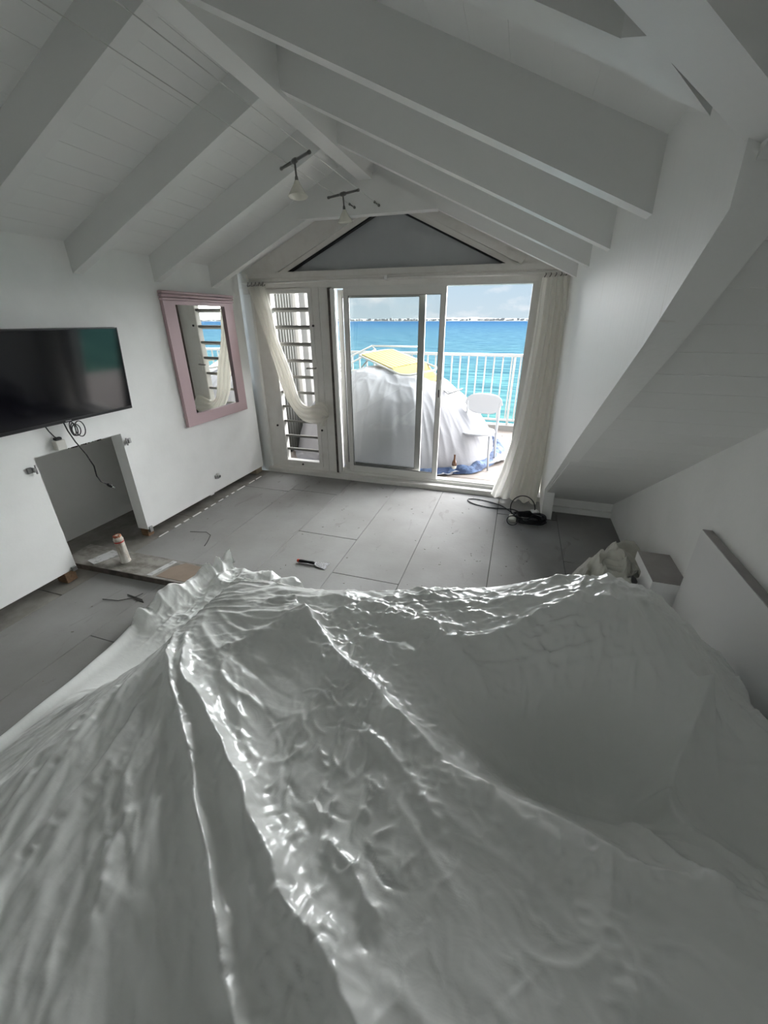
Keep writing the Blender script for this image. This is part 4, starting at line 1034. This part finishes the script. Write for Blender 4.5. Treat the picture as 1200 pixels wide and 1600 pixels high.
def dust_sheet():
    st = .0055
    xs_ = np.arange(-2.16, 1.012, st); ys_ = np.arange(-.45, 2.30, st)
    X, Y = np.meshgrid(xs_, ys_, indexing='ij')
    wob = .02 * (vnoise(X * 3, Y * 3, 8) - .5)
    # bed top: rises towards the pillows on the right
    top = .60 + .09 * sstep(-.95, .1, X) * sstep(.75, 1.45, Y) + .0 * X
    top += .19 * np.exp(-(np.abs((X - .43) / .34) ** 2.6) - (np.abs((Y - 1.42) / .27) ** 2.6))
    top -= .12 * sstep(.6, .95, X)
    top += .05 * np.exp(-((X - .90) / .07) ** 2 - ((Y - 1.20) / .08) ** 2)
    top -= .30 * np.exp(-(np.abs((X - .36) / .30) ** 2.5) - (np.abs((Y - .96) / .15) ** 2.5))
    top -= .10 * np.exp(-((X - .78) / .14) ** 2 - ((Y - .92) / .16) ** 2)
    top += .05 * sstep(.2, .9, X) * np.exp(-((Y - .50) / .30) ** 2)
    # drop at the edges
    yfar = 1.46 + .14 * sstep(-1.2, .2, X) + .03 * sstep(.2, .6, X) + wob
    dxl = np.maximum(-(X + 1.27 + wob * .6), 0)
    dyf = np.maximum(Y - yfar, 0)
    dxr = np.maximum(X - .93 + wob, 0)
    d = np.hypot(dxl, dyf)
    fall = np.exp(-(d / .10) ** 1.6)
    # nearer the camera the film is pulled out like a tent from the bed edge to the floor
    tw = 1 - sstep(.78, 1.20, Y)
    tent = np.clip(1 - dxl / .80, 0, 1) ** 1.05
    fall = np.where(dxl > 0, fall * (1 - tw) + tent * np.exp(-(dyf / .10) ** 1.6) * tw, fall)
    # rolled shoulder
    inner = np.minimum(np.minimum(X + 1.27, yfar - Y), 9)
    top -= .035 * np.exp(-np.clip(inner, 0, 1) / .05)
    # hanging folds on the flanks
    flank = (1 - fall)
    gf = .010 + (.008 + .04 * sstep(1.2, 1.6, Y)) * vnoise(X * 6, Y * 6, 2) * flank
    # bunched roll standing on the floor at the far left corner
    D, S_, T_ = polydist(X, Y, [(-2.12, 1.50), (-2.03, 1.75), (-1.95, 2.02), (-1.90, 2.13)])
    roll = (.10 + .06 * T_) * np.exp(-(D / .07) ** 2.2) * (1 + .5 * (ridged(X * 15, Y * 13, 5) ** 2 - .4))
    D2, _, _ = polydist(X, Y, [(-1.86, 1.98), (-1.6, 2.06), (-1.3, 2.05)])
    roll = np.maximum(roll, .10 * np.exp(-(D2 / .12) ** 2) * (.6 + .6 * vnoise(X * 9, Y * 9, 6)))
    D3, _, _ = polydist(X, Y, [(-2.09, -.5), (-2.09, .9), (-2.12, 1.5)])
    roll = np.maximum(roll, .035 * np.exp(-(D3 / .03) ** 2))
    Z = gf + np.clip(top - gf, 0, 2) * fall
    Z = Z + roll * (1 - fall)
    Z -= .22 * sstep(0, .09, dxr)
    # folds
    onbed = np.maximum(sstep(.25, .8, fall), tw * sstep(.03, .12, fall))
    wx = X + .018 * (vnoise(X * 9, Y * 9, 4) - .5); wy = Y + .018 * (vnoise(X * 9 + 5, Y * 9, 5) - .5)
    for nm, (P, h, w, asym) in FOLDS.items():
        D, S_, T_ = polydist(wx, wy, P)
        ends = sstep(0, .12, T_) * (1 - sstep(.86, 1., T_)) if nm not in ('F1', 'F2', 'F3') else 1
        if nm in ('F1', 'F2'): ends = .45 + .55 * sstep(0, .2, T_)
        mod = .75 + .5 * vnoise(T_ * 9, T_ * 0 + h * 99, 3)
        w_ = w * (.7 + .6 * (T_ if nm in ('F1', 'F2') else .5))
        prof = np.exp(-(D / w_) ** 1.25)
        if asym:
            prof = np.where(S_ > 0, np.exp(-(D / (w * .55)) ** 1.4), np.exp(-(D / (w * 2.4)) ** 1.4))
        Z += h * prof * ends * mod * onbed
        # fine crimping across the crest
        Z += .006 * np.exp(-(D / (w * 2)) ** 2) * (ridged(X * 38, Y * 38, 9) - .5) * onbed
    # tension streaks fanning from the far-left corner
    ang = np.arctan2(Y - 1.12, X + 1.33); rad = np.hypot(X + 1.33, Y - 1.12)
    fan = np.exp(-((ang + 1.55) / .75) ** 2) * sstep(.08, .3, rad) * (1 - sstep(1.2, 1.9, rad))
    Z += onbed * fan * (.013 * (ridged(ang * 7 + .4 * vnoise(X * 4, Y * 4, 1), rad * .9, 10) - .5) + .0035 * (ridged(ang * 26, rad * 2, 11) - .5) * 1.0)
    # crumples: many short sharp creases that follow the pull of the film
    a1 = sstep(-1.25, -.9, X) * (1 - .6 * sstep(.25, .6, X))
    rg = np.random.RandomState(5)
    def crease(cx_, cy_, L, an, h, w, sharp):
        i0, i1 = np.searchsorted(xs_, [cx_ - L - 5 * w, cx_ + L + 5 * w]); j0, j1 = np.searchsorted(ys_, [cy_ - L - 5 * w, cy_ + L + 5 * w])
        if i1 - i0 < 3 or j1 - j0 < 3: return
        sx = X[i0:i1, j0:j1] - cx_; sy = Y[i0:i1, j0:j1] - cy_
        c, s_ = math.cos(an), math.sin(an)
        u = sx * c + sy * s_; v = -sx * s_ + sy * c + rg.uniform(-1, 1) * u * u / max(L, .02) * .5
        pf = np.where(v > 0, np.exp(-(np.abs(v) / (w * sharp)) ** 1.2), np.exp(-(np.abs(v) / w) ** 1.2))
        Z[i0:i1, j0:j1] += h * pf * np.clip(1 - (u / L) ** 2, 0, 1) * onbed[i0:i1, j0:j1]
    for k in range(4600):
        cx_ = rg.uniform(-1.95, .95); cy_ = rg.uniform(-.3, 1.6)
        fan_a = math.atan2(cy_ - 1.12, cx_ + 1.33)
        if math.hypot(cx_ + 1.33, cy_ - 1.12) < .25: continue
        pv = float(vnoise(cx_ * 2.3 + 4, cy_ * 2.3, 6))
        if cx_ < -.75 + .5 * (1.0 - cy_):
            an = fan_a + rg.normal() * .15; L = rg.uniform(.06, .30); h = rg.uniform(.002, .0075); w = rg.uniform(.010, .030)
            if rg.rand() < .5: continue
        elif cy_ > 1.15:
            if cx_ < -.6 and rg.rand() < .65: continue
            an = (-.35 if cx_ < .3 else math.atan2(cy_ - 1.75, cx_ - .42)) + rg.normal() * .5; L = rg.uniform(.04, .16); h = rg.uniform(.002, .008); w = rg.uniform(.006, .015)
        elif cx_ > .25:
            if rg.rand() < .8: continue
            an = -.5 + rg.normal() * .6; L = rg.uniform(.05, .14); h = rg.uniform(.002, .005); w = rg.uniform(.01, .02)
        else:
            an = (-.75 if rg.rand() < .6 else 1.3) + rg.normal() * .35; L = rg.uniform(.015, .07); h = rg.uniform(.002, .0085) * (.35 + 1.0 * (pv > .42)); w = rg.uniform(.0045, .010)
        crease(cx_, cy_, L, an, h * rg.choice([1, 1, -.7]), w, rg.uniform(.35, 1))
    for k in range(26):
        cx_ = rg.uniform(-1.0, .6); cy_ = rg.uniform(.1, 1.3); fan_a = math.atan2(cy_ - 1.3, cx_ + 1.3)
        crease(cx_, cy_, rg.uniform(.18, .4), fan_a + rg.normal() * .2, rg.uniform(.006, .014), rg.uniform(.02, .045), rg.uniform(.4, 1))
    wxx = X + .05 * vnoise(X * 5, Y * 5, 12); wyy = Y + .05 * vnoise(X * 5 + 9, Y * 5, 13)
    patch = sstep(.35, .7, vnoise(X * 2.3 + 4, Y * 2.3, 6))
    Z += onbed * (.0018 * ridged(wxx * 31 - wyy * 9, wyy * 27, 3) + .0008 * ridged(wxx * 61, wyy * 55 + wxx * 20, 4)) * (.2 + a1 * patch)
    Z += onbed * .010 * (vnoise(wxx * 6, wyy * 6, 2) - .5)
    # stretched wrinkles along the far edge and over the pillows
    Z += onbed * .013 * sstep(.95, 1.2, Y) * ridged(X * 3.2 + Y * 5, Y * 26 - X * 6, 7) ** 2 * (.4 + .6 * vnoise(X * 4, Y * 4, 8))
    Z += onbed * .010 * sstep(.1, .4, X) * sstep(1.1, 1.3, Y) * ridged(X * 16 + Y * 10, Y * 5 - X * 7, 9) ** 2
    # crumples on flanks and floor
    far = sstep(1.2, 1.6, Y)
    Z += (1 - onbed) * (.006 + .6 * far) * (.022 * ridged(wxx * 9, wyy * 9, 5) ** 3 + .012 * ridged(wxx * 30, wyy * 30, 6))
    Z += .02 * (vnoise(X * 1.7, Y * 1.7, 14) - .5)
    Z = np.maximum(Z, .0035)
    poly = [(-2.10, -.5), (1.02, -.5), (1.02, 1.72), (.6, 1.86), (0, 1.80), (-.6, 1.72), (-1.0, 1.80), (-1.18, 1.97), (-1.32, 2.10), (-1.55, 2.13), (-1.74, 2.08), (-1.86, 2.10), (-1.93, 2.20), (-2.02, 2.15), (-2.06, 1.98), (-2.12, 1.76), (-2.155, 1.52), (-2.12, 1.1), (-2.11, .63)]
    jx = X + .012 * (vnoise(X * 20, Y * 20, 1) - .5); jy = Y + .03 * (vnoise(X * 8, Y * 8, 2) - .5)
    keep = inpoly(jx, jy, poly)
    mask = keep[:-1, :-1] & keep[1:, :-1] & keep[1:, 1:] & keep[:-1, 1:]
    o = grid_mesh('dust_sheet', X, Y, Z, M['film'], mask=mask)
    tag(o, 'glossy translucent white plastic dust sheet draped over the whole bed', 'plastic sheet')
dust_sheet()

# crumpled plastic heap on the floor by the bedside shelf
def crumple():
    n1 = 200; xs_ = np.linspace(.50, 1.055, n1); ys_ = np.linspace(1.98, 3.35, 420)
    X, Y = np.meshgrid(xs_, ys_, indexing='ij')
    wx = X + .10 * vnoise(X * 7, Y * 7, 1); wy = Y + .10 * vnoise(X * 7 + 3, Y * 7, 2)
    env = np.exp(-(np.abs((X - (.78 + .16 * sstep(2.6, 3.15, Y))) / (.255 - .12 * sstep(2.7, 3.2, Y))) ** 3)) * (1 - sstep(3.0, 3.32, Y))
    Z = env * (.14 + .10 * ridged(wx * 6, wy * 5, 3) ** 1.5 + .10 * (ridged(wx * 11 + 5, wy * 8, 4) ** 2) + .035 * ridged(wx * 24, wy * 22, 5) + .012 * ridged(wx * 50, wy * 48, 6))
    keep = (env > .16 + .3 * vnoise(X * 9, Y * 9, 7)) & (X < 1.05)
    keep &= ~((X > .88) & (Y > 2.25) & (Y < 2.65))
    mask = keep[:-1, :-1] & keep[1:, :-1] & keep[1:, 1:] & keep[:-1, 1:]
    o = grid_mesh('crumpled_plastic', X, Y, np.maximum(Z, .003), M['film2'], mask=mask)
    tag(o, 'crumpled heap of yellowish plastic film on the floor behind the bed', 'plastic sheet')
crumple()

# crumbs and chips of debris on the floor
random.seed(21)
db = MB()
for k in range(260):
    x, y = random.uniform(-2.95, 1.0), random.uniform(1.6, 4.3)
    if x < -2.2 and random.random() < .3: y = random.uniform(.6, 2.3)
    s_ = random.uniform(.002, .006); a = random.random() * 3
    if (x > .45) or (x > .0 and y > 3.6) or (x < -1.95 and 1.8 < y < 2.75) or (abs(x + 1.38) < .2 and abs(y - 2.46) < .1) or (x < -2.2 and 1.55 < y < 1.8): continue
    B = Matrix.Translation((x, y, 0)) @ Matrix.Rotation(a, 4, 'Z')
    db.box(-s_, s_ * random.uniform(1, 2.5), -s_ * .5, s_ * .5, .0, s_ * .6, B)
o = db.build('debris', M['dirtyslab']); tag(o, 'scattered small chips and crumbs of debris over the floor boards', 'debris', kind='stuff')
# offcuts: thin dark slivers and curls of film lying on the floor
for k, (P_, r, lab) in enumerate((([(-2.62, 1.60), (-2.5, 1.62), (-2.42, 1.68), (-2.40, 1.74)], .0025, 'thin curled dark strand on the floor in front of the threshold board'), ([(-2.75, 2.62), (-2.60, 2.66), (-2.52, 2.62), (-2.46, 2.50), (-2.44, 2.44)], .0025, 'thin curled strand on the floor right of the foam can'))):
    o = MB().tube([(a, b, .004) for a, b in P_], r, 6).build('strand', M['dark'], smooth=True); tag(o, lab, 'strand')
sl = MB().prism([(-2.50, 1.70, .0), (-2.35, 1.685, .0), (-2.31, 1.66, .0), (-2.38, 1.665, .0)], (0, 0, .004)).build('splinter', M['dark']); tag(sl, 'dark splinter on the floor just in front of the threshold board', 'splinter')
